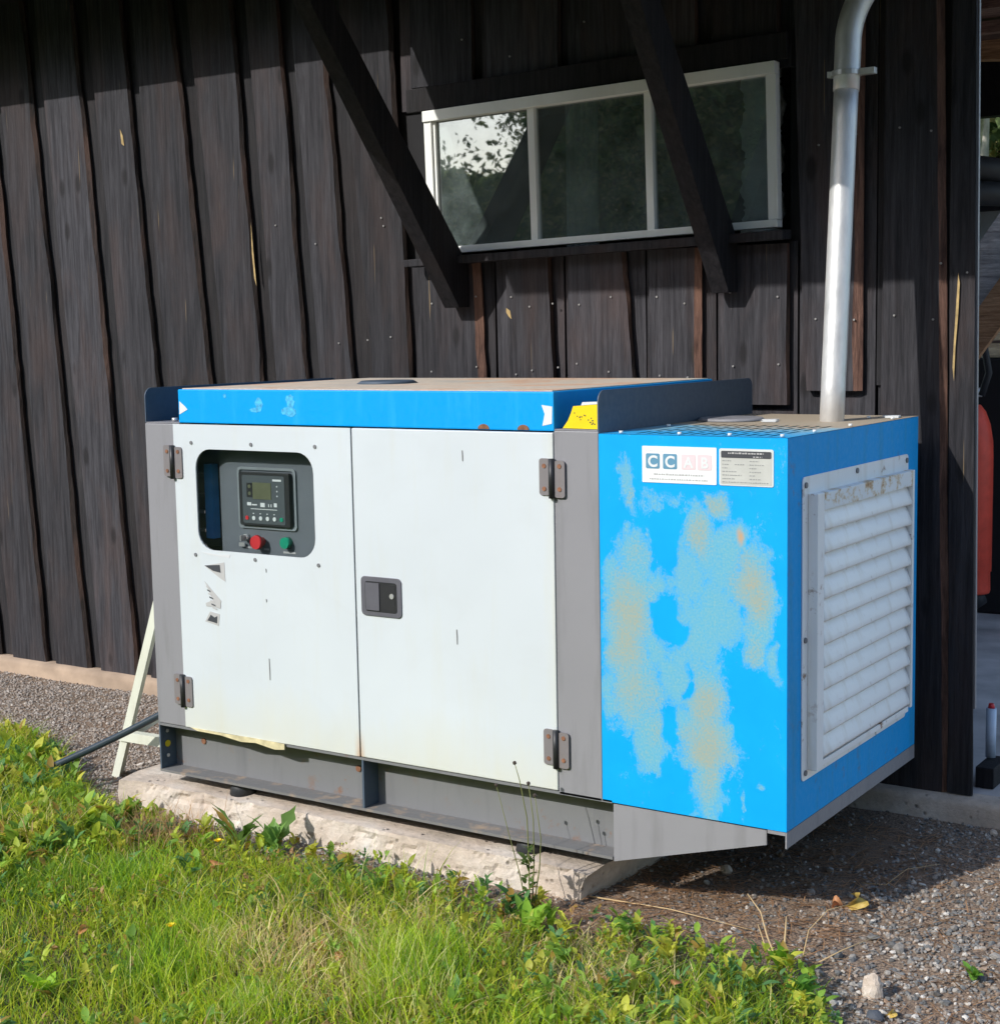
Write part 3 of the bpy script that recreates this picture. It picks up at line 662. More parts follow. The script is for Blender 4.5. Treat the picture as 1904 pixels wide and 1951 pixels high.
for xx in (-2.08, -1.43):
    bm = bmesh.new(); cyl(bm, (xx, 0.0675, -1.05), (xx, 0.0705, -1.05), 0.010, n=14); child('bolt_hole', me_from('bolt_hole', bm, M['rust']), gen)
for xx in (-1.90, -0.80):
    for yy in (0.035, DP-0.075):
        bm = bmesh.new(); cyl(bm, (xx, yy+.02, -1.196), (xx, yy+.02, -1.154), 0.043, 0.036, 22); child('rubber_foot', me_from('rubber_foot', bm, M['rubber']), gen)
# tapered bracket under the radiator end
bm = bmesh.new(); prism(bm, [(-0.500, -0.998), (-0.500, -1.158), (-0.056, -1.036), (-0.056, -0.998)], 0.004, 0.010)
child('tapered_bracket', me_from('tapered_bracket', bm, M['grey']), gen)
bm = bmesh.new(); prism(bm, [(-0.500, -0.998), (-0.500, -1.158), (-0.056, -1.036), (-0.056, -0.998)], DP-0.010, DP-0.004)
child('tapered_bracket', me_from('tapered_bracket', bm, M['grey']), gen)
# posts
gbox('post', XL, XDL-0.001, 0.0, 0.04, -0.987, 0.0, 'grey', 0.003)
gbox('post', XDR+0.001, XB-0.001, 0.0, 0.04, -0.997, 0.006, 'grey', 0.003)
gbox('side_panel', XL, XL+0.004, 0.041, DP, -0.987, 0.0, 'white')
gbox('back_panel', XL, XB, DP-0.004, DP, -0.987, 0.0, 'white')
gbox('bulkhead', XL+0.01, XB, 0.045, 0.05, -0.987, -0.41, 'dark', 0)
gbox('bulkhead', -1.47, XB, 0.045, 0.05, -0.41, 0.0, 'dark', 0)
gbox('bulkhead', XL+0.01, -1.47, 0.16, 0.165, -0.41, 0.0, 'panel', 0)
gbox('base_tray', XL+0.01, XB, 0.05, DP-0.01, -0.987, -0.98, 'dark', 0)
# doors
door1 = plate_hole('door', [(XDL+.001, -0.985), (XS-.0025, -0.985), (XS-.0025, 0.0), (XDL+.001, 0.0)], rrect(-1.994, -1.510, -0.397, -0.077, 0.062), -0.004, 0.0005, M['white'], gen)
door2 = gbox('door', XS+.0025, XDR-.0, -0.004, 0.028, -0.985, 0.0, 'white', 0.003)
def on(parent_obj, name, me): 
    o = bpy.data.objects.new(name, me); C.objects.link(o); o.parent = parent_obj; return o
# acrylic pane, screws
bm = bmesh.new(); prism(bm, rrect(-2.02, -1.485, -0.41, -0.065, 0.05), 0.0015, 0.0030); on(door1, 'pane', me_from('pane', bm, M['acrylic']))
for sx_ in (-2.008, -1.755, -1.50):
    for sz_ in (-0.058, -0.415):
        bm = bmesh.new(); cyl(bm, (sx_, -0.0065, sz_), (sx_, -0.004, sz_), 0.006, n=10); on(door1, 'screw', me_from('screw', bm, M['grey_metal']))
def hinge(xc, zc, dr):
    bm = bmesh.new(); prism(bm, rrect(xc-0.040, xc-0.007, zc-0.05, zc+0.05, 0.008, 3), -0.0085, -0.0042); prism(bm, rrect(xc+0.007, xc+0.040, zc-0.055, zc+0.045, 0.008, 3), -0.0085, -0.0042)
    cyl(bm, (xc, -0.010, zc-0.057), (xc, -0.010, zc+0.05), 0.0085, n=12, mi=1)
    for a in (-0.024, 0.024):
        for c_ in (-0.032, 0.030): cyl(bm, (xc+a, -0.0105, zc+c_), (xc+a, -0.0080, zc+c_), 0.0062, n=10, mi=2)
    on(dr, 'hinge', me_from('hinge', bm, [M['hinge'], M['black'], M['rust']]))
hinge(-2.089, -0.118, door1); hinge(-2.086, -0.862, door1); hinge(-0.672, -0.119, door2); hinge(-0.671, -0.864, door2)
# latch: recessed paddle
bm = bmesh.new(); prism(bm, rrect(-1.338, -1.190, -0.551, -0.434, 0.014, 4), -0.008, -0.0042); latch = on(door2, 'latch', me_from('latch', bm, M['handle'], bevel=0.0015))
bm = bmesh.new(); prism(bm, rrect(-1.322, -1.206, -0.537, -0.448, 0.008, 4), -0.0092, -0.0082, mi=0)
bx(bm, -1.318, -1.268, -0.0125, -0.0095, -0.533, -0.452, mi=1); bx(bm, -1.266, -1.212, -0.0098, -0.0094, -0.530, -0.455, mi=2); cyl(bm, (-1.222, -0.0125, -0.487), (-1.222, -0.0099, -0.487), 0.008, n=12, mi=3)
on(door2, 'latch_paddle', me_from('latch_paddle', bm, [M['black'], M['handle'], M['dark'], M['zinc']]))
# control panel behind the acrylic
cp = empty('control_panel', (-1.72, 0.062, -0.24), None, None); cp.parent = gen; cp.matrix_parent_inverse = Matrix.Translation(-Vector(gen.location))
def cpc(name, bm, mats, bevel=0):
    me = me_from(name, bm, mats, bevel=bevel); me.transform(Matrix.Translation(-Vector(cp.location))); o = bpy.data.objects.new(name, me); C.objects.link(o); o.parent = cp; return o
bm = bmesh.new(); bx(bm, -1.952, -1.478, 0.060, 0.064, -0.408, -0.060); cpc('panel_plate', bm, M['panel'])
bm = bmesh.new(); bx(bm, -1.953, -1.949, 0.0645, 0.2, -0.408, -0.060); cpc('panel_side', bm, M['panel'])
bm = bmesh.new(); bx(bm, -2.045, -2.012, 0.085, 0.115, -0.375, -0.135)
cpc('wire_duct', bm, M['blue_wire'])
for zz in (-0.17, -0.235, -0.29, -0.35):
    bm = bmesh.new(); bx(bm, -2.085, -2.050, 0.09, 0.12, zz-0.006, zz+0.004); cpc('terminal_clip', bm, M['grey_metal'])
yP = 0.060
o_, i_ = rrect(-1.873, -1.632, -0.327, -0.134, 0.014, 4), rrect(-1.865, -1.640, -0.319, -0.142, 0.010, 4)
ob = plate_hole('bezel', o_, i_, yP-0.006, yP-0.0002, M['bezel'], gen); ob.parent = cp; ob.matrix_parent_inverse = Matrix.Translation(-Vector(cp.location)) @ Matrix.Identity(4)
bm = bmesh.new(); prism(bm, rrect(-1.857, -1.650, -0.316, -0.149, 0.006, 3), yP-0.016, yP-0.0004); cpc('controller', bm, M['black'], 0.001)
bm = bmesh.new(); prism(bm, rrect(-1.842, -1.668, -0.309, -0.158, 0.006, 3), yP-0.0172, yP-0.0162); cpc('controller_face', bm, plain('controller_grey', (0.075, 0.09, 0.10), 0.5, 0, .03))
bm = bmesh.new(); bx(bm, -1.823, -1.799, yP-0.0184, yP-0.0174, -0.227, -0.182); bx(bm, -1.798, -1.722, yP-0.0184, yP-0.0174, -0.232, -0.180, mi=1); cpc('display', bm, [M['black'], M['lcd']])
bm = bmesh.new()
for zz in (-0.193, -0.215): cyl(bm, (-1.811, yP-0.0192, zz), (-1.811, yP-0.0185, zz), 0.006, n=10)
cpc('display_icon', bm, M['lcd'])
bm = bmesh.new()
bx(bm, -1.715, -1.680, yP-0.0180, yP-0.0174, -0.174, -0.168)
for zz in (-0.19, -0.205, -0.22): bx(bm, -1.700, -1.696, yP-0.018, yP-0.0174, zz-0.002, zz+0.002)
bx(bm, -1.823, -1.806, yP-0.018, yP-0.0174, -0.253, -0.243); bx(bm, -1.803, -1.782, yP-0.018, yP-0.0174, -0.252, -0.248); bx(bm, -1.768, -1.750, yP-0.018, yP-0.0174, -0.256, -0.243)
bx(bm, -1.735, -1.732, yP-0.018, yP-0.0174, -0.255, -0.246); bx(bm, -1.725, -1.722, yP-0.018, yP-0.0174, -0.255, -0.246); bx(bm, -1.712, -1.700, yP-0.018, yP-0.0174, -0.254, -0.242); bx(bm, -1.808, -1.700, yP-0.018, yP-0.0174, -0.264, -0.262)
for k in range(1, 5): bx(bm, -1.829+0.0285*k, -1.824+0.0285*k, yP-0.018, yP-0.0174, -0.279, -0.276)
cpc('printed_symbol', bm, M['print_white'])
for k in range(6):
    bm = bmesh.new(); cyl(bm, (-1.825+0.0285*k, yP-0.0195, -0.292), (-1.825+0.0285*k, yP-0.0174, -0.292), 0.0066, n=14)
    cpc('button', bm, M['red'] if k == 0 else M['green'] if k == 5 else M['print_white'])
bm = bmesh.new(); cyl(bm, (-1.781, yP-0.022, -0.367), (-1.781, yP-0.0003, -0.367), 0.014, n=20); cyl(bm, (-1.781, yP-0.034, -0.367), (-1.781, yP-0.0223, -0.367), 0.021, 0.0235, n=24); cpc('emergency_stop_button', bm, M['red'], 0)
bm = bmesh.new(); cyl(bm, (-1.673, yP-0.022, -0.364), (-1.673, yP-0.0003, -0.364), 0.0175, n=22); cpc('start_button', bm, M['green'])
bm = bmesh.new(); cyl(bm, (-1.842, yP-0.014, -0.357), (-1.842, yP-0.0003, -0.357), 0.011, n=18); bx(bm, -1.844, -1.840, yP-0.034, yP-0.0143, -0.366, -0.348)
bx(bm, -1.870, -1.846, yP-0.012, yP-0.008, -0.386, -0.374); cpc('key_switch', bm, M['zinc'])
for a, c_, zz in ((-1.852, -1.826, -0.389), (-1.775, -1.754, -0.391), (-1.695, -1.645, -0.396)):
    bm = bmesh.new(); bx(bm, a, c_, yP-0.0010, yP-0.0002, zz-0.003, zz+0.003); cpc('printed_caption', bm, M['print_grey'])
# torn warning stickers below the panel
def dec(parent_obj, name, pts, mat, y=-0.0042, th=0.0008):
    bm = bmesh.new(); prism(bm, pts, y-th, y); return on(parent_obj, name, me_from(name, bm, mat))
dec(door1, 'torn_sticker', [(-1.972, -0.448), (-1.886, -0.432), (-1.884, -0.493), (-1.905, -0.484)], M['print_grey'])
dec(door1, 'torn_sticker_print', [(-1.971, -0.447), (-1.905, -0.441), (-1.902, -0.466), (-1.935, -0.462)], M['print_dark'], -0.0052, 0.0005)
dec(door1, 'torn_sticker', [(-1.974, -0.498), (-1.905, -0.556), (-1.912, -0.582), (-1.972, -0.572), (-1.940, -0.560)], M['print_grey'])
dec(door1, 'torn_sticker_print', [(-1.972, -0.568), (-1.945, -0.558), (-1.935, -0.566), (-1.908, -0.560), (-1.908, -0.580), (-1.942, -0.578), (-1.970, -0.578)], M['print_grey'], -0.0052, 0.0005)
dec(door1, 'torn_sticker', [(-1.978, -0.628), (-1.955, -0.594), (-1.914, -0.600), (-1.920, -0.638)], M['print_grey'])
dec(door1, 'torn_sticker_print', [(-1.968, -0.624), (-1.952, -0.604), (-1.936, -0.612), (-1.924, -0.606), (-1.926, -0.630), (-1.945, -0.627)], M['print_dark'], -0.0052, 0.0005)
for k_ in range(7):
    zq = -0.512-0.011*k_; dec(door1, 'sticker_hatching', [(-1.968+0.004*k_, zq), (-1.955+0.005*k_, zq-0.004), (-1.953+0.005*k_, zq-0.009), (-1.966+0.004*k_, zq-0.005)], M['print_dark'] if k_ % 2 else M['print_grey'], -0.0056, 0.0003)
dec(door1, 'glue_residue', [(-1.985, -0.404), (-1.90, -0.409), (-1.858, -0.405), (-1.862, -0.416), (-1.90, -0.414), (-1.95, -0.412)], M['print_pale'])
for a, z0_, z1_, dr in ((-1.712, -0.722, -0.79, door1), (-0.966, -0.055, -0.085, door2), (-0.998, -0.565, -0.608, door2), (-1.712, -0.44, -0.452, door1), (-1.715, -0.535, -0.545, door1)):
    dec(dr, 'scratch', [(a-0.0016, z0_), (a+0.0016, z0_), (a+0.003, (z0_+z1_)/2), (a+0.0022, z1_), (a-0.0006, z1_), (a-0.001, (z0_+z1_)/2)], M['grey_metal'])
# peeled door sealing strip along the bottom left
bm = bmesh.new(); prism(bm, [(-2.06, -0.984), (-1.90, -0.986), (-1.80, -0.984), (-1.66, -0.986), (-1.66, -1.004), (-1.70, -1.009), (-1.78, -0.998), (-1.84, -1.003), (-1.93, -0.993), (-2.03, -0.992)], -0.008, -0.0045)
on(door1, 'peeling_strip', me_from('peeling_strip', bm, plain('yellowed_strip', (0.62, 0.55, 0.33), 0.7, 0, .25, 30)))
# lid
bm = bmesh.new()
bx(bm, -2.062, -0.668, 0.0, DP, 0.004, 0.1095, mi=0)
lid = child('lid', me_from('lid', bm, M['blue'], bevel=0.004), gen)
bm = bmesh.new(); bx(bm, -2.052, -0.678, 0.010, DP-0.01, 0.1098, 0.1125); on(lid, 'lid_top', me_from('lid_top', bm, M['top']))
bm = bmesh.new(); cyl(bm, (-1.58, 0.46, 0.1128), (-1.58, 0.46, 0.122), 0.10, 0.085, 28); on(lid, 'vent_cap', me_from('vent_cap', bm, M['slate']))
for xx in (-0.895, -0.765):
    bm = bmesh.new(); prism(bm, [(xx+0.019*math.cos(math.pi*i/8), 0.006+0.014*math.sin(math.pi*i/8)) for i in range(9)], -0.0018, -0.0002); on(lid, 'notch', me_from('notch', bm, M['rust']))
def wear(name, cx, cz, rx, rz, mat, n=18, sd=1):
    r_ = random.Random(sd); pts = [(cx+rx*(0.75+0.5*r_.random())*math.cos(2*math.pi*i/n), cz+rz*(0.75+0.5*r_.random())*math.sin(2*math.pi*i/n)) for i in range(n)]
    bm = bmesh.new(); prism(bm, pts, -0.0003-0.00012*(sd % 5), -0.0001); return on(lid, name, me_from(name, bm, mat))
M['fade'] = plain('bleached_blue', (0.06, 0.42, 0.80), 0.8, 0, 0.4, 90)
for k, (cx_, cz_, rx_, rz_) in enumerate(((-1.72, 0.066, 0.014, 0.020), (-1.735, 0.048, 0.022, 0.008), (-1.595, 0.075, 0.016, 0.022), (-1.60, 0.045, 0.030, 0.014), (-1.86, 0.09, 0.006, 0.007))): wear('worn_paint', cx_, cz_, rx_, rz_, M['fade'], sd=k)
dec(lid, 'tape_scrap', [(-2.058, 0.030), (-2.056, 0.072), (-2.032, 0.056), (-2.022, 0.046)], M['print_white'], -0.0001, 0.0008)
dec(lid, 'tape_scrap', [(-0.706, 0.074), (-0.672, 0.070), (-0.674, 0.024), (-0.704, 0.018), (-0.696, 0.05)], M['print_white'], -0.0001, 0.0008)
# upright lifting plates at both ends of the lid
def lift_plate(x_, nm='end_plate'):
    bm = bmesh.new(); r = 0.03
    pts = [(0.001, 0.0)] + [(0.001+r-r*math.cos(math.radians(a)), 0.112-r+r*math.sin(math.radians(a))) for a in range(0, 91, 15)] + [(DP-0.03+0.03*math.sin(math.radians(a)), 0.112-0.03+0.03*math.cos(math.radians(a))) for a in range(0, 91, 15)] + [(DP, 0.0)]
    prism(bm, [(p[0], p[1]+0.0015) for p in pts], x_, x_+0.004, 'x'); return child(nm, me_from(nm, bm, M['slate'], bevel=0.0008), gen)
lift_plate(-2.214); lift_plate(-0.535)
gbox('gutter', XL+0.005, -2.063, 0.002, DP, 0.0012, 0.004, 'grey', 0)
gbox('gutter', -0.667, -0.536, 0.002, DP, 0.0068, 0.010, 'grey', 0)
bm = bmesh.new(); cyl(bm, (-2.13, 0.05, 0.0042), (-2.13, 0.05, 0.016), 0.010, n=10); child('bolt', me_from('bolt', bm, M['zinc']), gen)
# yellow warning plate in the gap
bm = bmesh.new(); pts = [(-0.648, 0.012), (-0.632, 0.032), (-0.622, 0.052), (-0.615, 0.071), (-0.538, 0.077), (-0.538, 0.011)]
prism(bm, pts, 0.012, 0.0145); yp = child('warning_plate', me_from('warning_plate', bm, M['yellow']), gen)
bm = bmesh.new(); prism(bm, [(-0.590, 0.0735), (-0.586, 0.082), (-0.538, 0.084), (-0.538, 0.0775)], 0.011, 0.0115); on(yp, 'torn_edge', me_from('torn_edge', bm, M['print_white']))
bm = bmesh.new(); r_ = random.Random(5)
for k in range(26):
    a, c_ = r_.uniform(-0.612, -0.550), r_.uniform(0.022, 0.056)
    if c_ < 0.056-(a+0.615)*0.3 and c_ > 0.045-(a+0.615)*0.5: bx(bm, a, a+r_.uniform(.002, .005), 0.0112, 0.0118, c_, c_+0.003)
on(yp, 'worn_print', me_from('worn_print', bm, M['print_dark']))
# ------------------- radiator box
N1, N2 = 100, 190
us = np.linspace(XB, -0.0005, N1+1); vs_ = np.linspace(-0.993, 0.0, N2+1)
UU, VV = np.meshgrid(us, vs_)
me_v = np.stack([UU, np.zeros_like(UU), VV], -1).reshape(-1, 3)
I = (np.arange(N2)[:, None]*(N1+1)+np.arange(N1)[None, :]).ravel()
me = np_mesh('front_panel', me_v, np.stack([I, I+1, I+2+N1, I+1+N1], -1), M['blue_front'])
def PX(X, Y): return (-0.531+(X-1144)*0.531/355, -(Y-829)*0.993/(697+ (X-1144)*66/355))
bl = [(1258,1085,40,34,.5,.1),(1262,1130,40,30,.6,.2),(1165,1100,14,40,.5,.2),(1260,1240,24,50,.6,.3),(1310,1380,30,40,.5,.1),(1215,1180,40,60,.7,.6),(1197,905,14,34,.55,.15),(1207,940,9,30,.6,.5),(1262,958,48,20,.42,.1),(1374,958,26,24,.8,.9),(1345,1015,26,48,.7,.6),(1412,1025,15,28,.8,.5),(1380,1060,45,60,.7,.1),
 (1435,1100,36,55,.8,.8),(1452,1160,26,62,.8,.8),(1310,1090,45,62,.55,.1),(1215,1060,36,44,.7,.5),(1205,1140,40,80,.8,.8),(1195,1230,38,90,.8,.9),(1215,1310,48,80,.8,.8),(1240,1400,28,62,.8,.6),
 (1300,1170,45,46,.6,.0),(1335,1230,40,60,.6,.1),(1290,1290,34,54,.65,.1),(1375,1170,50,60,.6,.2),(1350,1340,40,66,.8,.7),(1352,1420,50,55,.8,.8),(1352,1490,26,55,.75,.6),(1356,1545,12,26,.6,.4),
 (1440,1235,26,48,.7,.6),(1475,1260,12,22,.6,.2),(1160,1300,18,70,.5,.2),(1165,1200,14,80,.45,.1),(1255,1460,10,24,.6,.2),(1465,1130,16,30,.6,.3),(1420,1520,5,16,.5,0),(1450,1500,6,10,.5,0),(1300,1560,40,6,.4,0),(1480,1235,6,14,.5,0)]
holes = [(1273,1022,20,52,.9),(1280,1172,22,38,.7),(1300,1210,18,22,.6),(1278,1385,16,24,.5),(1330,905,60,16,.5),(1320,1320,10,14,.5),(1395,1350,12,40,.0),(1430,1330,20,60,.6)]
fade = np.zeros_like(UU); tan_ = np.zeros_like(UU); ora = np.zeros_like(UU)
wx = 0.018*(fbm(UU*22, VV*22, 21)-0.5)*2; wz = 0.03*(fbm(UU*20+9, VV*20, 22)-0.5)*2
def ell(X, Y, rx, ry):
    cx_, cz_ = PX(X, Y); rx_ = rx*0.531/355; rz_ = ry*0.993/730
    return np.clip(1.25-np.sqrt(((UU+wx-cx_)/rx_)**2+((VV+wz-cz_)/rz_)**2)*0.75, 0, 1)
for X, Y, rx, ry, a_, t_ in bl:
    e = ell(X, Y, rx, ry); fade = np.maximum(fade, e*a_*1.15); tan_ = np.maximum(tan_, e*t_)
for X, Y, rx, ry, a_ in holes: fade = fade - ell(X, Y, rx, ry)*a_
for X, Y, rx, ry, a_ in ((1412,1022,8,18,.8),(1438,1112,12,16,.3)): ora = np.maximum(ora, ell(X, Y, rx, ry)*a_)
tan_ = tan_*(0.25+1.15*fbm(UU*12, VV*8, 31))
for nm, ar in (('fade', fade), ('tan', tan_), ('orange', ora)):
    a = me.attributes.new(nm, 'FLOAT', 'POINT'); a.data.foreach_set('value', ar.astype(np.float32).ravel())
fp = child('front_panel', me, gen)
gbox('panel_rim', XB, -0.0005, 0.0015, 0.012, -0.993, -0.0015, 'blue', 0.0)
gbox('side_panel', -0.004, 0.0, 0.0005, DP, -0.993, -0.0005, 'blue_side', 0.0)
gbox('back_panel', XB, -0.0045, DP-0.004, DP, -0.993, -0.0005, 'blue', 0)
gbox('partition', XB-0.0005, XB+0.003, 0.013, DP-0.005, -0.993, -0.0005, 'dark', 0)
gbox('edge_strip', -0.0035, 0.0005, 0.0, DP, -1.036, -0.9945, 'grey', 0)
gbox('edge_strip', -0.052, -0.004, 0.0, 0.004, -1.003, -0.9945, 'grey', 0)
gbox('base_tray', XB, -0.005, 0.013, DP-0.005, -0.999, -0.9935, 'slate', 0)
# perforated top sheet
xs_ = [XB-0.001]; slots_x = []
k = XB+0.09
while k < -0.05: slots_x.append((k, k+0.011)); k += 0.031
rows_y = ((0.035, 0.115), (0.145, 0.225), (0.255, 0.335), (0.365, 0.445))
xe = sorted({round(v_, 4) for s_ in slots_x for v_ in s_} | {XB-0.001, 0.001}); ye = sorted({v_ for s_ in rows_y for v_ in s_} | {-0.001, DP})
bm = bmesh.new(); vv = {}
for i in range(len(xe)-1):
    for j in range(len(ye)-1):
        mx_, my_ = (xe[i]+xe[i+1])/2, (ye[j]+ye[j+1])/2
        if any(a < mx_ < c_ for a, c_ in slots_x) and any(a < my_ < c_ for a, c_ in rows_y): continue
        q = []
        for a, c_ in ((i, j), (i+1, j), (i+1, j+1), (i, j+1)):
            sh_ = 0.35*(ye[c_]-0.035) * (1 if 0 < a < len(xe)-1 else 0) * 0.5
            if (a, c_) not in vv: vv[(a, c_)] = bm.verts.new((xe[a]+sh_*0, ye[c_], 0.0010))
            q.append(vv[(a, c_)])
        bm.faces.new(q)
bmesh.ops.recalc_face_normals(bm, faces=bm.faces)
tp = child('top_sheet', me_from('top_sheet', bm, M['blue_top']), gen)
for xx, yy in ((-0.47, 0.012), (-0.30, 0.012), (-0.16, 0.012), (-0.02, 0.014), (-0.012, 0.2), (-0.012, 0.45), (-0.012, 0.78), (-0.28, DP-0.02), (-0.09, 0.80), (-0.48, 0.30)):
    bm = bmesh.new(); cyl(bm, (xx, yy, 0.0022), (xx, yy, 0.0085), 0.0055, n=8); on(tp, 'bolt', me_from('bolt', bm, M['print_white']))
bm = bmesh.new(); cyl(bm, (-0.44, 0.62, 0.0022), (-0.44, 0.62, 0.010), 0.10, 0.09, 30); on(tp, 'filler_cover', me_from('filler_cover', bm, M['grey']))
for k_, (xx, yy) in enumerate(((-0.31, 0.55), (-0.33, 0.60), (-0.05, 0.83))):
    bm = bmesh.new(); prism(bm, [(xx, yy), (xx+0.035, yy+0.01), (xx+0.028, yy+0.05), (xx-0.02, yy+0.03)], 0.0024, 0.0040+0.002*k_, 'z'); on(tp, 'paint_flake', me_from('paint_flake', bm, M['print_white']))
# stickers on the front panel
st = decal('supplier_sticker', rrect(-0.401, -0.190, -0.122, -0.028, 0.002, 2), -0.0006, plain('white_vinyl', (0.78, 0.81, 0.82), 0.45, 0, .03), gen)
def onst(parent_obj, name, bm, mat): return on(parent_obj, name, me_from(name, bm, mat))
for a, mt in ((-0.390, 'print_blue'), (-0.3405, 'print_blue'), (-0.288, 'print_pink'), (-0.243, 'print_pink')):
    bm = bmesh.new(); prism(bm, rrect(a, a+0.040, -0.086, -0.047, 0.004, 3), -0.0024, -0.0020); onst(st, 'logo_square', bm, M[mt])
def txt(parent_obj, nm, s, xc, zb, size, mat, y, bold=True):
    cu = bpy.data.curves.new(nm, 'FONT'); cu.body = s; cu.size = size; cu.align_x = 'CENTER'; cu.extrude = 0.0002
    if bold: cu.offset = size*0.03
    tmp = bpy.data.objects.new(nm, cu); m_ = bpy.data.meshes.new_from_object(tmp); bpy.data.objects.remove(tmp)
    m_.transform(Matrix(((1,0,0,xc),(0,0,-1,y),(0,1,0,zb),(0,0,0,1)))); m_.materials.clear(); m_.materials.append(mat); on(parent_obj, nm, m_)
txt(st, 'letter', 'C', -0.370, -0.0805, 0.040, M['print_white'], -0.0028); txt(st, 'letter', 'C', -0.3205, -0.0805, 0.040, M['print_white'], -0.0028)
txt(st, 'letter', 'A', -0.268, -0.0805, 0.038, M['print_white'], -0.0028); txt(st, 'letter', 'B', -0.223, -0.0805, 0.038, M['print_white'], -0.0028)
def scrib(parent_obj, rows, mat, y, sd, h=0.0032):
    r_ = random.Random(sd); bm = bmesh.new()
    for xa, xb_, z_ in rows:
        x_ = xa
        while x_ < xb_:
            w_ = r_.uniform(0.0025, 0.007); bx(bm, x_, min(xb_, x_+w_), y-0.0004, y, z_, z_+h*r_.uniform(.7, 1.0)); x_ += w_+r_.uniform(.001, .003)
    return onst(parent_obj, 'small_print', bm, mat)
scrib(st, [(-0.391, -0.337, -0.041)], M['print_pale'], -0.0020, 1, 0.002)
scrib(st, [(-0.367, -0.225, -0.102)], M['print_grey'], -0.0020, 2, 0.0042); scrib(st, [(-0.380, -0.215, -0.114)], M['print_grey'], -0.0020, 3, 0.0034)
npl = decal('nameplate', rrect(-0.183, -0.036, -0.122, -0.029, 0.005, 3), -0.0006, plain('nameplate_border', (0.62, 0.66, 0.66), 0.45, 0, .05), gen)
bm = bmesh.new(); prism(bm, rrect(-0.178, -0.041, -0.118, -0.034, 0.003, 3), -0.0024, -0.0020); onst(npl, 'plate_face', bm, M['plate'])
bm = bmesh.new(); prism(bm, rrect(-0.177, -0.042, -0.052, -0.035, 0.003, 3), -0.0030, -0.0026); onst(npl, 'header_band', bm, M['print_dark'])
scrib(npl, [(-0.158, -0.062, -0.042)], M['print_grey'], -0.0032, 4, 0.0042); scrib(npl, [(-0.090, -0.066, -0.050)], M['print_grey'], -0.0032, 5, 0.003)
scrib(npl, [(-0.174, -0.15, -0.0605), (-0.10, -0.075, -0.0605), (-0.174, -0.155, -0.0695), (-0.14, -0.115, -0.0695), (-0.10, -0.06, -0.0695), (-0.174, -0.16, -0.0785), (-0.10, -0.08, -0.0785), (-0.174, -0.135, -0.0875), (-0.10, -0.07, -0.0875), (-0.174, -0.12, -0.0965), (-0.10, -0.085, -0.0965), (-0.174, -0.14, -0.1055), (-0.10, -0.07, -0.1055), (-0.174, -0.05, -0.1140)], plain('engraved_grey', (0.30, 0.31, 0.31), 0.6, 0, .02), -0.0026, 6, 0.0026)
# ------------------- louvred air outlet on the right side
lv = empty('louvre_grille', (0.0, 0.48, -0.495), None, None); lv.parent = gen; lv.matrix_parent_inverse = Matrix.Translation(-Vector(gen.location))
def lvc(name, bm, mats, bevel=0):
    me = me_from(name, bm, mats, bevel=bevel); me.transform(Matrix.Translation(-Vector(lv.location))); o = bpy.data.objects.new(name, me); C.objects.link(o); o.parent = lv; return o
LY0, LY1, LZ0, LZ1 = 0.088, 0.876, -0.886, -0.104
ob = plate_hole('flange', rrect(LY0, LY1, LZ0, LZ1, 0.014, 4), [(0.165, -0.85), (0.84, -0.85), (0.84, -0.16), (0.165, -0.16)], 0.0006, 0.0035, M['louvre'], gen, axis='x'); ob.parent = lv; ob.matrix_parent_inverse = Matrix.Translation(-Vector(lv.location))
FY0, FY1, FZ0, FZ1, PR = 0.122, 0.858, -0.862, -0.148, 0.030
bm = bmesh.new(); bx(bm, 0.0036, PR, FY0, FY0+0.045, FZ0, FZ1); lvc('frame_side', bm, M['louvre'], 0.002)
bm = bmesh.new(); bx(bm, 0.0036, PR, FY1-0.016, FY1, FZ0+0.012, FZ1); lvc('frame_side', bm, M['louvre'], 0.002)
b = NB('rusting_louvre_paint'); v = b.obj(); f = b.noise(b.map(v, (1, 1, 1.6)), 16, 7, 0.7)
b.l(b.ramp(f, [(0.50, (0.78, 0.82, 0.84)), (0.57, (0.66, 0.58, 0.45)), (0.65, (0.46, 0.28, 0.14)), (0.76, (0.14, 0.07, 0.03))]), b.p.inputs['Base Color']); b.p.inputs['Roughness'].default_value = 0.7
M['louvre_rust'] = b.m
bm = bmesh.new(); bx(bm, 0.0036, PR, FY0+0.046, FY1-0.017, FZ1-0.045, FZ1-0.001); lvc('frame_head', bm, M['louvre_rust'], 0.002)
bm = bmesh.new(); bx(bm, 0.0036, PR-0.006, FY0+0.046, FY1-0.017, FZ0+0.0, FZ0+0.016); lvc('frame_bottom', bm, M['louvre'], 0.002)
slat_me = None; NSL = 11; zt, zb_ = FZ1-0.046, FZ0+0.017; pit = (zt-zb_)/NSL
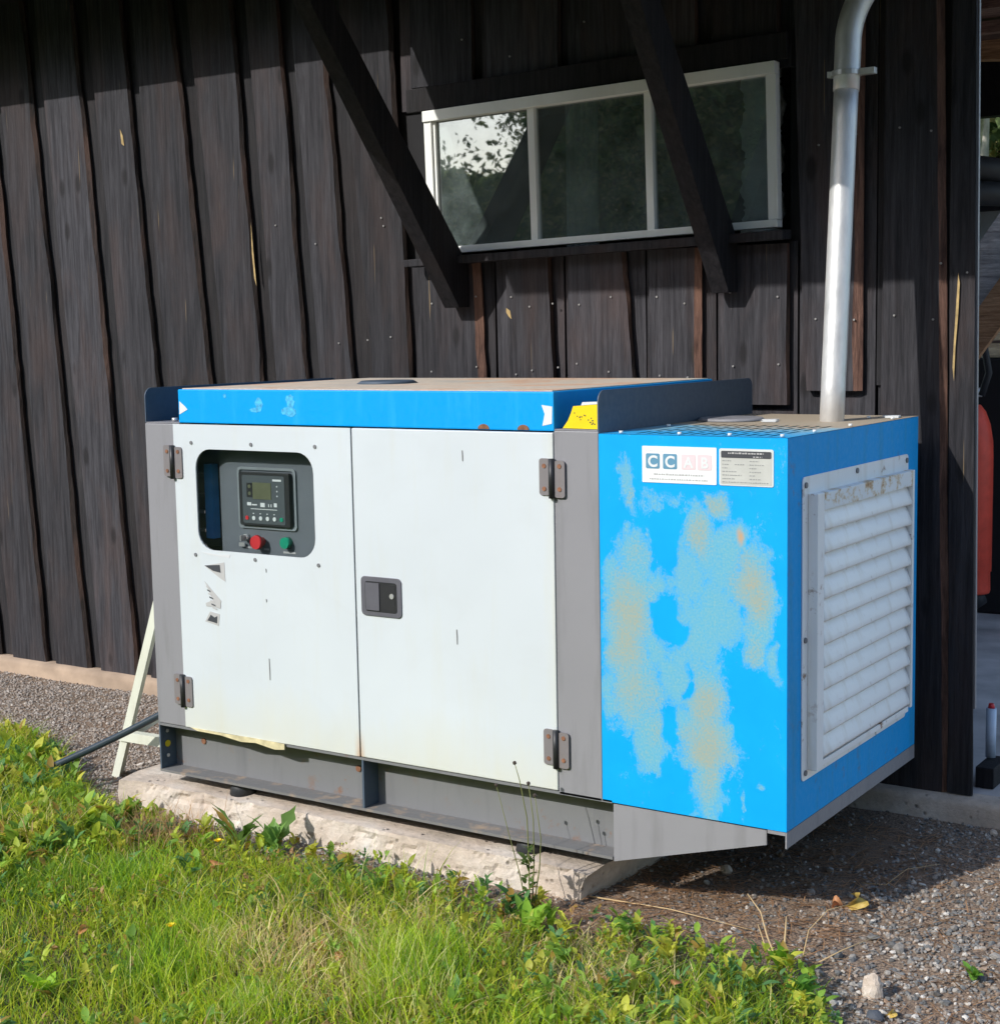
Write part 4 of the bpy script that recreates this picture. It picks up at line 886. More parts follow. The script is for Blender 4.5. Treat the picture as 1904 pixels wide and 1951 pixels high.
for k in range(NSL):
    zc = zt - pit*k
    if slat_me is None:
        bm = bmesh.new(); ns = 24; prof = [(0.0042, 0.016), (0.0050, 0.004), (0.012, -pit*0.10), (0.019, -pit*0.34), (0.0245, -pit*0.62), (0.0272, -pit*0.80), (0.0262, -pit*0.87), (0.012, -pit*0.84)]
        rings = []
        for i in range(ns+1):
            yy = FY0+0.0462+(FY1-0.0172-FY0-0.0462)*i/ns
            rings.append([bm.verts.new((p[0], yy, p[1])) for p in prof])
        for A, B in zip(rings, rings[1:]):
            for q in range(len(prof)-1): bm.faces.new((A[q], B[q], B[q+1], A[q+1])).smooth = True
        bmesh.ops.recalc_face_normals(bm, faces=bm.faces)
        bmesh.ops.solidify(bm, geom=list(bm.faces), thickness=-0.0012)
        slat_me = me_from('slat', bm, M['louvre']); slat_me.transform(Matrix.Translation((0, -lv.location[1], 0)))
    o = bpy.data.objects.new('slat', slat_me); C.objects.link(o); o.parent = lv; o.location = (0, 0, zc-lv.location[2]); o.rotation_euler = (rnd.uniform(-.003, .003), 0, 0)
bm = bmesh.new(); bx(bm, 0.0006, 0.0030, 0.166, 0.839, -0.849, -0.161); lvc('mesh_backing', bm, M['dark'])
for yy, zz in ((0.105, -0.125), (0.46, -0.118), (0.86, -0.122), (0.104, -0.52), (0.108, -0.866)):
    bm = bmesh.new(); cyl(bm, (0.0036, yy, zz), (0.0075, yy, zz), 0.0075, n=10); lvc('screw', bm, M['grey_metal'])

# ------------------------------------------------------------------ exhaust flue
fl = empty('exhaust_pipe', (-0.148, 0.66, 0.002), 'tall galvanised exhaust pipe rising from the radiator end of the generator', 'pipe')
def ptw(a, b_, t): return tuple(a[i]+(b_[i]-a[i])*t for i in range(3))
P0, P1 = (-0.148, 0.66, -0.03), (-0.163, 0.80, 0.985)
bm = bmesh.new(); tube(bm, [ptw(P0, P1, t/8) for t in range(9)], 0.0345, 28); child('lower_pipe', me_from('lower_pipe', bm, M['flue']), fl)
bm = bmesh.new(); P2 = (-0.165, 0.815, 1.085); elb = [ptw(P1, P2, -0.5), ptw(P1, P2, 0.0), P2]
d0 = Vector((0.0, 0.1, 1)).normalized(); cur = Vector(P2)
for k in range(1, 8):
    a = math.radians(32*k/7); dr_ = Vector((math.sin(a)*0.9, math.sin(a)*0.45+0.1, math.cos(a))).normalized(); cur = cur+dr_*0.022; elb.append(tuple(cur))
for k in range(1, 10): elb.append(tuple(cur+dr_*0.07*k))
tube(bm, elb, 0.037, 28); child('elbow', me_from('elbow', bm, M['flue']), fl)
bm = bmesh.new(); zc_ = 0.985; cxx, cyy = -0.163, 0.80
ring_o = [(cxx+0.043*math.cos(t), cyy+0.043*math.sin(t)) for t in [2*math.pi*i/28 for i in range(28)]]
prism(bm, ring_o, zc_-0.008, zc_+0.008, 'z'); bx(bm, cxx+0.030, cxx+0.085, cyy-0.012, cyy+0.012, zc_-0.009, zc_+0.009); bx(bm, cxx-0.055, cxx-0.035, cyy-0.012, cyy+0.012, zc_-0.009, zc_+0.009)

child('pipe_clamp', me_from('pipe_clamp', bm, M['zinc'], bevel=0.0015), fl)

# ------------------------------------------------------------------ white steel stand at the left end
sd = empty('steel_stand', (-2.5, 0.2, -1.27), 'cream painted angle-iron stand leaning at the left end of the generator', 'stand')
def angle_iron(p, q, w1=0.035, w2=0.03, name='leg', up_=Vector((0, 1, 0))):
    p, q = Vector(p), Vector(q); d = (q-p).normalized(); s_ = d.cross(up_).normalized(); u_ = s_.cross(d).normalized()
    bm = bmesh.new()
    def bar(a, b_, c_, e_):
        vs = [bm.verts.new(pt+s_*x_+u_*y_) for pt in (p, q) for x_, y_ in ((a, c_), (b_, c_), (b_, e_), (a, e_))]
        for f in ((0,1,2,3),(7,6,5,4),(0,4,5,1),(1,5,6,2),(2,6,7,3),(3,7,4,0)): bm.faces.new([vs[i] for i in f])
    bar(-w1/2, w1/2, -0.002, 0.002); bar(w1/2-0.004, w1/2, 0.0025, w2)
    bmesh.ops.recalc_face_normals(bm, faces=bm.faces)
    child(name, me_from(name, bm, M['stand']), sd)
angle_iron((-2.635, 0.18, -1.285), (-2.26, 0.20, -0.25), 0.034, 0.05, 'leg')
angle_iron((-2.50, 0.55, -1.28), (-2.30, 0.42, -0.25), 0.034, 0.05, 'leg')
angle_iron((-2.585, 0.225, -1.13), (-2.24, 0.40, -0.88), 0.03, 0.03, 'diagonal_bar')
angle_iron((-2.60, 0.175, -1.125), (-2.225, 0.165, -1.115), 0.034, 0.03, 'cross_bar')
bm = bmesh.new(); pts = []
for k in range(22):
    t = k/21; pts.append((-2.19-0.56*t, 0.16-0.17*t, -0.925-0.29*t-0.008*math.sin(math.pi*t)+0.02*math.sin(t*5)*0))
tube(bm, pts, 0.0125, 12)
link('power_cable', me_from('power_cable', bm, M['cable']), label='thick dark cable running from the generator left end into the grass', cat='cable')

# ------------------------------------------------------------------ open bay to the right of the corner
bm = bmesh.new(); bx(bm, -3.0, 4.0, 1.141, 6.2, -1.30, -1.172)
link('concrete_floor', me_from('concrete_floor', bm, M['floor']), kind='structure', label='grey concrete floor of the open bay')
def sbox(name, *a, mat, **k): return box(name, *a, M[mat], shed, **k)
for k in range(9): sbox('ceiling_board', -2.6, 0.7, 2.6+0.34*k, 2.92+0.34*k, 1.76+0.012*(k % 2), 1.79+0.012*(k % 2), mat='red_wood')
for k in range(4): sbox('rafter', -2.6, 0.7, 3.2+0.6*k, 3.26+0.6*k, 1.70, 1.757, mat='red_wood')
bm = bmesh.new(); bx(bm, -1.9, 0.4, 4.95, 5.05, 1.64, 1.76, rot=Matrix.Rotation(0.10, 3, 'Y')); child('tie_beam', me_from('tie_beam', bm, M['brown_wood']), shed)
sbox('lintel', -3.0, 0.8, 5.60, 5.70, 1.45, 1.90, mat='black_wood')
for k in range(12): sbox('back_wall_board', -3.0+0.3*k, -2.71+0.3*k, 5.72, 5.75, -1.17, 1.16, mat='red_wood')
def bay_thing(name, bm, mat, label, cat, bevel=0): return link(name, me_from(name, bm, mat, bevel=bevel), label=label, cat=cat)
bm = bmesh.new(); bx(bm, -1.45, -0.45, 4.88, 4.92, 0.30, 0.86); bay_thing('leaning_sheet', bm, M['grey_sheet'], 'flat grey panel leaning at the back of the open bay', 'panel')
for k, (zz, lab) in enumerate(((1.09, 'upper black rounded rubber item in the open bay, under the bright foliage'), (0.93, 'lower black rubber item resting on the grey panel in the bay'))):
    bm = bmesh.new(); nR, nr = 28, 10; vsr = [[bm.verts.new((-1.10+(0.30+0.075*math.cos(b2))*math.cos(a), 4.75+(0.30+0.075*math.cos(b2))*math.sin(a), zz+0.065*math.sin(b2)-0.05*math.cos(a)*(1-k))) for b2 in [2*math.pi*j/nr for j in range(nr)]] for a in [2*math.pi*i/nR for i in range(nR)]]
    for i in range(nR):
        for j in range(nr): bm.faces.new((vsr[i][j], vsr[(i+1) % nR][j], vsr[(i+1) % nR][(j+1) % nr], vsr[i][(j+1) % nr])).smooth = True
    bay_thing('rubber_ring', bm, M['rubber'], lab, 'tyre')
bm = bmesh.new(); bx(bm, -0.62, -0.14, 3.0, 3.05, 0.40, 0.60, rot=Matrix.Rotation(-0.95, 3, 'Y')); bay_thing('grey_plank', bm, M['grey_wood'], 'grey weathered plank leaning diagonally in the open bay', 'plank')
bm = bmesh.new(); bx(bm, -0.62, -0.10, 2.94, 2.98, 0.24, 0.36, rot=Matrix.Rotation(-0.95, 3, 'Y')); bay_thing('brown_plank', bm, M['brown_wood'], 'pale brown plank leaning diagonally just under the grey one', 'plank')
zz = 0.10
for k, lab in enumerate(('lowest pale plank of the pile in the open bay', 'second pale plank up in the bay pile', 'third pale plank up in the bay pile', 'top pale plank of the pile in the open bay')):
    bm = bmesh.new(); bx(bm, -0.80+0.01*k, 0.3, 4.2, 4.45, zz, zz+0.07); bay_thing('pale_plank', bm, M['pale_wood'], lab, 'plank', 0.004); zz += 0.085
bm = bmesh.new(); bx(bm, -0.82, 0.3, 4.15, 4.5, -1.17, 0.095); bay_thing('storage_crate', bm, M['under'], 'dark crate carrying the pile of pale planks', 'crate', 0.01)
bm = bmesh.new(); tube(bm, [(-0.50, 3.4, 0.62), (-0.515, 3.4, 0.40), (-0.525, 3.4, 0.22), (-0.50, 3.42, 0.05), (-0.53, 3.42, -0.05)], 0.016, 8); bay_thing('hanging_cable', bm, M['rubber'], 'black cable hanging above the red gas cylinder', 'cable')
gc = empty('gas_cylinder', (-0.665, 3.75, -1.17), 'red gas cylinder standing behind the shed corner', 'gas cylinder')
prof = [(0.0, -1.0), (0.088, -1.0), (0.092, -0.985), (0.090, -0.90), (0.0955, -0.895), (0.0955, -0.36), (0.093, -0.28), (0.080, -0.20), (0.058, -0.14), (0.035, -0.11), (0.0, -0.105)]
bm = bmesh.new(); n = 28; rg = []
for r_, z_ in prof: rg.append([bm.verts.new((-0.665+r_*math.cos(2*math.pi*i/n), 3.75+r_*math.sin(2*math.pi*i/n), z_)) for i in range(n)])
for A, B in zip(rg, rg[1:]):
    for i in range(n): bm.faces.new((A[i], A[(i+1) % n], B[(i+1) % n], B[i])).smooth = True
bmesh.ops.remove_doubles(bm, verts=bm.verts, dist=1e-6); bmesh.ops.recalc_face_normals(bm, faces=bm.faces)
child('cylinder_body', me_from('cylinder_body', bm, M['gas_red']), gc)
bm = bmesh.new(); cyl(bm, (-0.665, 3.75, -0.105), (-0.665, 3.75, -0.03), 0.02, n=12); cyl(bm, (-0.70, 3.73, -0.05), (-0.62, 3.73, -0.05), 0.022, n=12); child('valve', me_from('valve', bm, M['zinc']), gc)
bm = bmesh.new(); cyl(bm, (-0.70, 3.72, -1.09), (-0.66, 3.72, -1.09), 0.085, n=22); cyl(bm, (-0.66, 3.72, -1.04), (-0.62, 3.76, -1.01), 0.05, n=16); child('trolley_wheel', me_from('trolley_wheel', bm, M['rubber']), gc)
bm = bmesh.new(); bx(bm, 0.118, 0.175, 1.20, 1.36, -1.171, -1.105); bay_thing('wood_block', bm, M['black_wood'], 'small dark wood block on the concrete beside the corner board', 'block', 0.004)
tb = empty('tube', (0.118, 1.34, -1.104), 'pale blue and white tube with red cap standing on the wood block', 'tube')
bm = bmesh.new(); cyl(bm, (0.128, 1.33, -1.104), (0.128, 1.33, -0.945), 0.016, n=20); child('tube_body', me_from('tube_body', bm, plain('pale_blue_tube', (0.50, 0.62, 0.78), 0.4)), tb)
bm = bmesh.new(); cyl(bm, (0.128, 1.33, -0.9445), (0.128, 1.33, -0.930), 0.011, 0.008, n=16); child('cap', me_from('cap', bm, M['red']), tb)

# ------------------------------------------------------------------ trees: behind the camera (seen in the glass), beyond the bay, and unseen ones added to block low sky
def leaf_cloud(cx_, cy2, cz_, rx, ry, rz, n, size, seed):
    r = np.random.default_rng(seed)
    nb = 26; cen = r.normal(size=(nb, 3)); cen /= np.linalg.norm(cen, axis=1)[:, None]; cen *= r.uniform(0.25, 0.95, (nb, 1))
    which = r.integers(0, nb, n); p = cen[which]+r.normal(size=(n, 3))*0.22
    p = p*np.array([rx, ry, rz])+np.array([cx_, cy2, cz_])
    a = r.normal(size=(n, 3)); a /= np.linalg.norm(a, axis=1)[:, None]; b2 = np.cross(a, r.normal(size=(n, 3))); b2 /= np.linalg.norm(b2, axis=1)[:, None]
    s_ = size*r.uniform(0.6, 1.4, (n, 1))
    V = np.stack([p-a*s_, p+b2*s_*0.55, p+a*s_, p-b2*s_*0.55], 1).reshape(-1, 3)
    return V, np.arange(n*4).reshape(-1, 4)
def tree(x_, y_, h, cr, label, seed, base=-1.3, crown_low=0.3, bark='trunk', n=5200, tr=0.16):
    t = empty('tree', (x_, y_, base), label, 'tree', None)
    bm = bmesh.new(); r_ = random.Random(seed)
    pts = [(x_+0.1*math.sin(k*.9+seed)*k/6, y_+0.08*math.cos(k*.7+seed)*k/6, base+h*0.8*k/6) for k in range(7)]
    tube(bm, pts, [tr*(1-0.12*k) for k in range(7)], 10)
    for k in range(9):
        z_ = base+h*(0.3+0.055*k); a = r_.uniform(0, 6.28); L = cr*0.8
        tube(bm, [(x_, y_, z_), (x_+L*.5*math.cos(a), y_+L*.5*math.sin(a), z_+L*.3), (x_+L*math.cos(a), y_+L*math.sin(a), z_+L*.7)], [tr*.35, tr*.22, tr*.08], 6)
    child('trunk', me_from('trunk', bm, M[bark]), t)
    cz0 = base+h*(crown_low+1)/2; V, F = leaf_cloud(x_, y_, cz0, cr, cr, h*(1-crown_low)/2, n*5, 0.05*cr/2+0.012, seed)
    child('crown', np_mesh('crown', V, F, M['tree_leaf']), t)
def pol(az, d): return -d*math.sin(math.radians(az))-1.2, -d*math.cos(math.radians(az))+1.1
for k, (az, d, h, cr, lab) in enumerate(((29.6, 24, 10, 2.0, 'leafy tree reflected at the right half of the left window pane'), (27, 26, 12, 3.2, 'dense tree reflected in the middle window pane'), (22.5, 24, 11, 3.0, 'tree reflected between middle and right window panes'), (18, 27, 12, 3.8, 'tree reflected in the right window pane'),
      (36.6, 25, 4.5, 2.2, 'low bushy tree reflected at the bottom left of the window'), (41, 25, 4.6, 2.6, 'low bush across the lawn left of the reflected tree'), (46, 24, 5.2, 2.8, 'round bush far left across the lawn'), (11, 27, 12, 4.2, 'tree across the lawn opposite the shed corner'), (1, 25, 12, 4.2, 'unseen tall tree straight opposite the generator, added to block low sky'), (-10, 25, 12, 4.4, 'unseen tall tree right of the one opposite the generator, added to block low sky'), (-22, 26, 12, 4.4, 'unseen tall tree far right, third from the right, added to block low sky'), (-35, 26, 12, 4.6, 'unseen tall tree far right, second from the right, added to block low sky'), (-49, 27, 12, 4.6, 'last unseen tall tree at the far right, added to block low sky'), (58, 25, 11, 4.4, 'unseen tall tree far left, right of the last one, added to block low sky'), (71, 26, 11, 4.6, 'last unseen tall tree at the far left, added to block low sky'))):  # outer tall trees are unseen, added to cut skylight and deepen the wall's shade
    x_, y_ = pol(az, d); tree(x_, y_, h, cr, lab, 40+k, crown_low=0.12 if h > 5 else 0.0)
tree(-3.15, 12.0, 7.5, 2.0, 'pale-trunked birch seen through the open bay', 61, bark='birch', tr=0.14, crown_low=0.42)
tree(-5.0, 17.0, 8, 3.2, 'green tree beyond the birch behind the shed', 62, crown_low=0.05)
tree(-1.2, 18.0, 8, 3.0, 'green tree to the right of the birch behind the shed', 63, crown_low=0.05)

# far wood behind the lawn, one leafy mass
r_w = np.random.default_rng(91); nW = 60000; az = r_w.uniform(-70, 32.6, nW); az = np.where(r_w.random(nW) < 0.22, r_w.uniform(52, 85, nW), az)
top = 9.5+2.5*vnoise(az*0.35, az*0, 92)+1.5*vnoise(az*1.3, az*0, 93); dd = 31+3*r_w.random(nW); zz_ = -1.3+top*r_w.random(nW)**0.9
low = r_w.random(nW) < 0.16; az = np.where(low, r_w.uniform(32, 53, nW), az); zz_ = np.where(low, -1.3+4.9*r_w.random(nW)*(0.7+0.5*vnoise(az, az*0, 94)), zz_)
PW = np.stack([-1.2-dd*np.sin(np.radians(az)), 1.1-dd*np.cos(np.radians(az)), zz_], -1)
aa = r_w.normal(size=(nW, 3)); aa /= np.linalg.norm(aa, axis=1)[:, None]; bb = np.cross(aa, r_w.normal(size=(nW, 3))); bb /= np.linalg.norm(bb, axis=1)[:, None]
VW = np.stack([PW-aa*.28, PW+bb*.2, PW+aa*.28, PW-bb*.2], 1).reshape(-1, 3)
link('far_wood', np_mesh('far_wood', VW, np.arange(nW*4).reshape(-1, 4), M['tree_leaf']), kind='stuff', label='dark wood across the lawn mirrored in the window', cat='wood')

# ------------------------------------------------------------------ gravel
ico = bmesh.new(); bmesh.ops.create_icosphere(ico, subdivisions=1, radius=1.0); ico.verts.ensure_lookup_table()
IV = np.array([v_.co[:] for v_ in ico.verts]); IF = np.array([[v_.index for v_ in f.verts] for f in ico.faces]); ico.free()
def stones(P, size, seed):
    r = np.random.default_rng(seed); n = len(P)
    s_ = size[:, None]*r.uniform(0.65, 1.25, (n, 3)); s_[:, 2] *= 0.72
    jit = 1+r.uniform(-0.34, 0.34, (n, len(IV), 1)); L = IV[None]*jit*s_[:, None, :]
    a = r.uniform(0, 6.283, n); t = r.uniform(-0.5, 0.5, n); ca, sa, ct, st_ = np.cos(a)[:, None], np.sin(a)[:, None], np.cos(t)[:, None], np.sin(t)[:, None]
    x1 = L[..., 0]*ct+L[..., 2]*st_; z1 = -L[..., 0]*st_+L[..., 2]*ct; y1 = L[..., 1]
    W = np.stack([x1*ca-y1*sa, x1*sa+y1*ca, z1], -1)+P[:, None, :]
    F = (IF[None]+(np.arange(n)*len(IV))[:, None, None]).reshape(-1, 3); return W.reshape(-1, 3), F
def scatter(n, x0, x1, y0, y1): return rng.uniform(x0, x1, n), rng.uniform(y0, y1, n)
gx1, gy1 = scatter(46000, -0.75, 2.0, -1.6, 1.05); gx2, gy2 = scatter(30000, -6.0, -2.2, 0.0, 1.06)
gx3, gy3 = scatter(5000, -2.3, -0.7, -0.35, 0.0)
X = np.concatenate([gx1, gx2, gx3]); Y = np.concatenate([gy1, gy2, gy3])
te = turf_edge(X)+0.10*(fbm(X*6, Y*6, 8)-0.5)
coarse = fbm(X*2.2+4, Y*2.2, 17)
brown = ((X < 0.0) & (X > -0.8)) * 0.62 + 0.5*np.exp(-((X-0.05)/0.2)**2-((Y-0.75)/0.25)**2) + 0.45*np.exp(-((X-0.35)/0.14)**2-((Y-0.55)/0.2)**2)
keep = (Y > te-0.03) & (rng.uniform(size=len(X)) > brown+0.35*(coarse < 0.33)) & ~((X > 1.0) & (rng.uniform(size=len(X)) > 0.5))
X, Y = X[keep], Y[keep]
sz = 0.0038+0.0044*rng.random(len(X))**2; sz *= np.where((X > -0.2) & (Y < 0.7), 1.08, 0.85); sz[rng.random(len(X)) < 0.012] *= 1.9
Zs = gz(X, Y)+sz*0.35
V, F = stones(np.stack([X, Y, Zs], -1), sz, 3)
link('gravel', np_mesh('gravel', V, F, M['stone']), kind='stuff', label='loose grey and brown crushed gravel around the generator', cat='gravel')
# single larger stones
def rock(name, x_, y_, s_, label, mat, sc=(1, .8, 1)):
    bm = bmesh.new(); bmesh.ops.create_icosphere(bm, subdivisions=3, radius=s_)
    for v_ in bm.verts:
        q = v_.co/s_; k_ = 1+0.5*(float(fbm(np.array(q.x*1.3+q.z*2+x_*9), np.array(q.y*1.7+y_*7+q.z), 33))-0.5); v_.co = Vector((v_.co.x*sc[0], v_.co.y*sc[1], v_.co.z*sc[2]))*k_
    me = me_from(name, bm, mat); o = link(name, me, label=label, cat='stone'); o.location = (x_, y_, float(gz(x_, y_))+s_*sc[2]*0.45); return o
rock('stone', 0.285, -0.165, 0.030, 'pale upright stone between the weeds and the gravel', M['concrete'], (.8, .6, 1.35))
rock('stone', -0.335, 0.36, 0.017, 'small round stone in the shade under the tapered bracket', M['concrete'])
rock('stone', 0.235, 1.0, 0.012, 'small pale stone by the threshold near the corner board', M['concrete'])
rock('stone', 0.33, -0.27, 0.020, 'dark grey stone below the pale upright stone', plain('dark_stone', (0.07, 0.08, 0.10), 0.8), (1, .8, .8))

# ------------------------------------------------------------------ grass and weeds
def blades(X, Y, H, Wd, colr, seed, lean=0.5, seg=3):
    r = np.random.default_rng(seed); n = len(X); Z = gz(X, Y)-0.004
    a = r.uniform(0, 6.283, n); dx, dy = np.cos(a), np.sin(a); f = r.uniform(0, 6.283, n); wx_, wy_ = np.cos(f), np.sin(f)
    ln = lean*r.uniform(0.1, 1.0, n)*H; vs = []
    for k in range(seg):
        t = k/seg; wv = Wd*(1-t**1.6)*0.5; cx_ = X+dx*ln*t*t; cy2 = Y+dy*ln*t*t; cz_ = Z+H*(t-0.18*t*t*lean)
        vs += [np.stack([cx_-wx_*wv, cy2-wy_*wv, cz_], -1), np.stack([cx_+wx_*wv, cy2+wy_*wv, cz_], -1)]
    vs.append(np.stack([X+dx*ln, Y+dy*ln, Z+H*(1-0.18*lean)], -1))
    V = np.stack(vs, 1); m = V.shape[1]; base = (np.arange(n)*m)[:, None]; F = []
    for k in range(seg-1):
        F.append(np.concatenate([base+2*k, base+2*k+1, base+2*k+3], 1)); F.append(np.concatenate([base+2*k, base+2*k+3, base+2*k+2], 1))
    F.append(np.concatenate([base+2*seg-2, base+2*seg-1, base+2*seg], 1))
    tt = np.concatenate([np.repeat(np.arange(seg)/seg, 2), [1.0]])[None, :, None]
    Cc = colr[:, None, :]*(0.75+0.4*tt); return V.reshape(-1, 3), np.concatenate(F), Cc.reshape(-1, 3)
def gcol(X, Y, seed):
    r = np.random.default_rng(seed); n = len(X)
    pal = np.array([(0.32, 0.44, 0.03), (0.47, 0.56, 0.03), (0.16, 0.29, 0.04), (0.60, 0.60, 0.08), (0.78, 0.66, 0.34), (0.58, 0.42, 0.20)])
    dry = fbm(X*2.6+7, Y*2.6, 41); lush = fbm(X*3.2, Y*3.2+5, 42)
    dry = dry+0.22*np.exp(-((X+0.9)**2+(Y+0.5)**2)/0.10)-0.1
    u = r.random(n); idx = np.where(u < 0.38, 0, np.where(u < 0.62, 1, np.where(u < 0.82, 2, 3)))
    idx = np.where((u > 0.5) & (lush < 0.42), 2, idx)
    pd = np.clip((dry-0.46)*2.4, 0.05, 0.6); v_ = r.random(n); idx = np.where(v_ < pd*0.65, 4, np.where(v_ < pd, 5, idx))
    return pal[idx]*r.uniform(0.75, 1.25, (n, 1))
n = 210000
X, Y = scatter(n, -5.2, 1.2, -2.3, 0.42)
te = turf_edge(X)+0.20*(fbm(X*6, Y*6, 8)-0.5)
d = te-Y
clump = fbm(X*13, Y*13, 44)
pr = np.clip(d/0.10, 0, 1)*(0.30+1.1*clump)*np.where((Y < -1.6) | (X < -4.2) | (X > 0.6), 0.5, 1.0)
k_ = rng.random(n) < pr
X, Y, clump, d = X[k_], Y[k_], clump[k_], d[k_]
big = fbm(X*2.1, Y*2.1, 46)
H = (0.016+0.076*rng.random(len(X))**1.2)*(0.55+0.9*clump)*(0.75+0.7*big)*np.clip(0.5+d*2, 0.5, 1.1)
H *= np.where((X < -2.2) & (Y > -0.5), 1.6, 1.0)
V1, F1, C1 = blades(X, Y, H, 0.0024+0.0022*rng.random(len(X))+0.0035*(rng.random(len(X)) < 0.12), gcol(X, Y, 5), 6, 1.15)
# taller tufts
TX, TY, TH_ = [], [], []
for (cx_, cy2, rr, nn, hh) in ((-0.72, -0.62, 0.12, 800, 0.155), (-0.62, -0.78, 0.14, 500, 0.15), (-1.2, -0.95, 0.16, 500, 0.13), (-0.98, -0.24, 0.10, 40, 0.19), (-1.35, -0.75, 0.16, 900, 0.10), (-1.75, -0.55, 0.13, 700, 0.11), (-2.5, -0.2, 0.25, 1300, 0.12), (-3.0, 0.1, 0.25, 1200, 0.12), (-0.9, -1.0, 0.12, 600, 0.12), (-0.3, -0.75, 0.2, 600, 0.09), (-1.98, -0.20, 0.13, 300, 0.15), (-2.0, -0.6, 0.2, 700, 0.10)):
    TX.append(rng.normal(cx_, rr*0.6, nn)); TY.append(rng.normal(cy2, rr*0.55, nn)); TH_.append(hh*rng.uniform(0.45, 1.15, nn))
TX, TY, TH_ = map(np.concatenate, (TX, TY, TH_)); q = TY < turf_edge(TX)+0.03; TX, TY, TH_ = TX[q], TY[q], TH_[q]
tc = gcol(TX, TY, 8)*np.array([0.9, 1.05, 0.9]); q2 = ((TX+1.98)**2+(TY+.20)**2) < .05; tc[q2] = np.array((0.50, 0.33, 0.17))*rng.uniform(.7, 1.2, (q2.sum(), 1))
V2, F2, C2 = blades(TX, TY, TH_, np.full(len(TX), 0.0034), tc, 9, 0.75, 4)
# sparse straws on the gravel side
X3, Y3 = scatter(1500, -2.4, 0.9, -0.5, 0.35); e3 = Y3-turf_edge(X3); q = (e3 > -0.02) & (e3 < 0.16) & (rng.random(1500) < 0.55) & (Y3 < -0.05); X3, Y3 = X3[q], Y3[q]
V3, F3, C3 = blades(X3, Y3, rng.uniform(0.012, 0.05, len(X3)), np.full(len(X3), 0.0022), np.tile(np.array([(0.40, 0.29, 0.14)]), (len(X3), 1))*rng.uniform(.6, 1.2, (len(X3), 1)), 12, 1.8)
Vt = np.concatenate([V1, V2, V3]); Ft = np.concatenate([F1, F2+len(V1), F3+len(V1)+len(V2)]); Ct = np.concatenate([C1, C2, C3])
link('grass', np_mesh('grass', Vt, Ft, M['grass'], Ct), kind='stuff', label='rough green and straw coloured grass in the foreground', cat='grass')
# flat litter of dry straws lying on gravel
n = 4200; X, Y = scatter(n, -0.75, 0.9, -0.4, 0.9); q = (Y > turf_edge(X)-0.05) & ((rng.random(n) < 0.3) | (X < 0.1)); X, Y = X[q], Y[q]; n = len(X)
a = rng.normal(0.1, 0.9, n); L = rng.uniform(0.012, 0.05, n); wd = rng.uniform(0.0007, 0.0016, n); Z = gz(X, Y)+0.006+0.004*rng.random(n)
dx, dy = np.cos(a), np.sin(a)
V = np.stack([np.stack([X-dx*L-dy*wd, Y-dy*L+dx*wd, Z], -1), np.stack([X-dx*L+dy*wd, Y-dy*L-dx*wd, Z], -1), np.stack([X+dx*L+dy*wd, Y+dy*L-dx*wd, Z+0.003], -1), np.stack([X+dx*L-dy*wd, Y+dy*L+dx*wd, Z+0.003], -1)], 1).reshape(-1, 3)
cl = np.repeat(np.array([(0.46, 0.28, 0.15)])*rng.uniform(.4, 1.4, (n, 1)), 4, 0)
link('dry_litter', np_mesh('dry_litter', V, np.arange(n*4).reshape(-1, 4), M['weed'], cl), kind='stuff', label='dry straws and needles lying on the gravel', cat='litter')

def leaf_shape(L, Wd, lobes=0, seg=7):
    """flat leaf along +X with fold; returns verts, faces"""
    vs = []; fs = []
    for i in range(seg+1):
        t = i/seg; wv = Wd*math.sin(math.pi*min(1, t*0.93+0.07))**0.8*(0.5+0.5*t if lobes else 1)
        if lobes and i % 2 == 0 and i not in (0, seg): wv *= 0.45
        if i == seg: wv = 0.0005
        x_ = L*t; dz = 0.30*L*t-0.42*L*t*t
        vs += [(x_, wv, dz+wv*0.25), (x_, 0, dz), (x_, -wv, dz+wv*0.25)]
    for i in range(seg):
        b2 = i*3; fs += [(b2, b2+1, b2+4, b2+3), (b2+1, b2+2, b2+5, b2+4)]
    return np.array(vs), np.array(fs)
def rosettes(P, nl, size, seed, lobes, cols, upr=0.5, tall=0.0, u0=0.25, u1=1.25):
    r = np.random.default_rng(seed); Vs, Fs, Cs = [], [], []; off = 0
    for (px_, py_), s0, k0 in zip(P, size, nl):
        z_ = float(gz(px_, py_)); base = tuple(np.array(cols[r.integers(0, len(cols))])*(1.55 if len(cols) == 1 else 1.0))
        for j in range(k0):
            V, F = leaf_shape(s0*r.uniform(.6, 1.15), s0*r.uniform(.13, .27), lobes if isinstance(lobes, int) else int(r.random() < lobes))
            el = upr*r.uniform(u0, u1); a = r.uniform(0, 6.283); ro = r.uniform(-.4, .4)
            R_ = np.array(Matrix.Rotation(a, 3, 'Z') @ Matrix.Rotation(-el, 3, 'Y') @ Matrix.Rotation(ro, 3, 'X'))
            h0 = tall*r.random()
            V = V@R_.T+np.array([px_+r.normal()*0.006, py_+r.normal()*0.006, z_+0.006+h0]); Vs.append(V); Fs.append(F+off); off += len(V)
            c_ = np.array(base)*r.uniform(.7, 1.35); 
            if r.random() < 0.07: c_ = np.array((0.36, 0.24, 0.05))
            Cs.append(np.tile(c_, (len(V), 1)))
    return np.concatenate(Vs), np.concatenate(Fs), np.concatenate(Cs)
GC = [(0.19, 0.34, 0.05), (0.26, 0.41, 0.05), (0.38, 0.46, 0.05), (0.11, 0.25, 0.08), (0.46, 0.47, 0.06)]
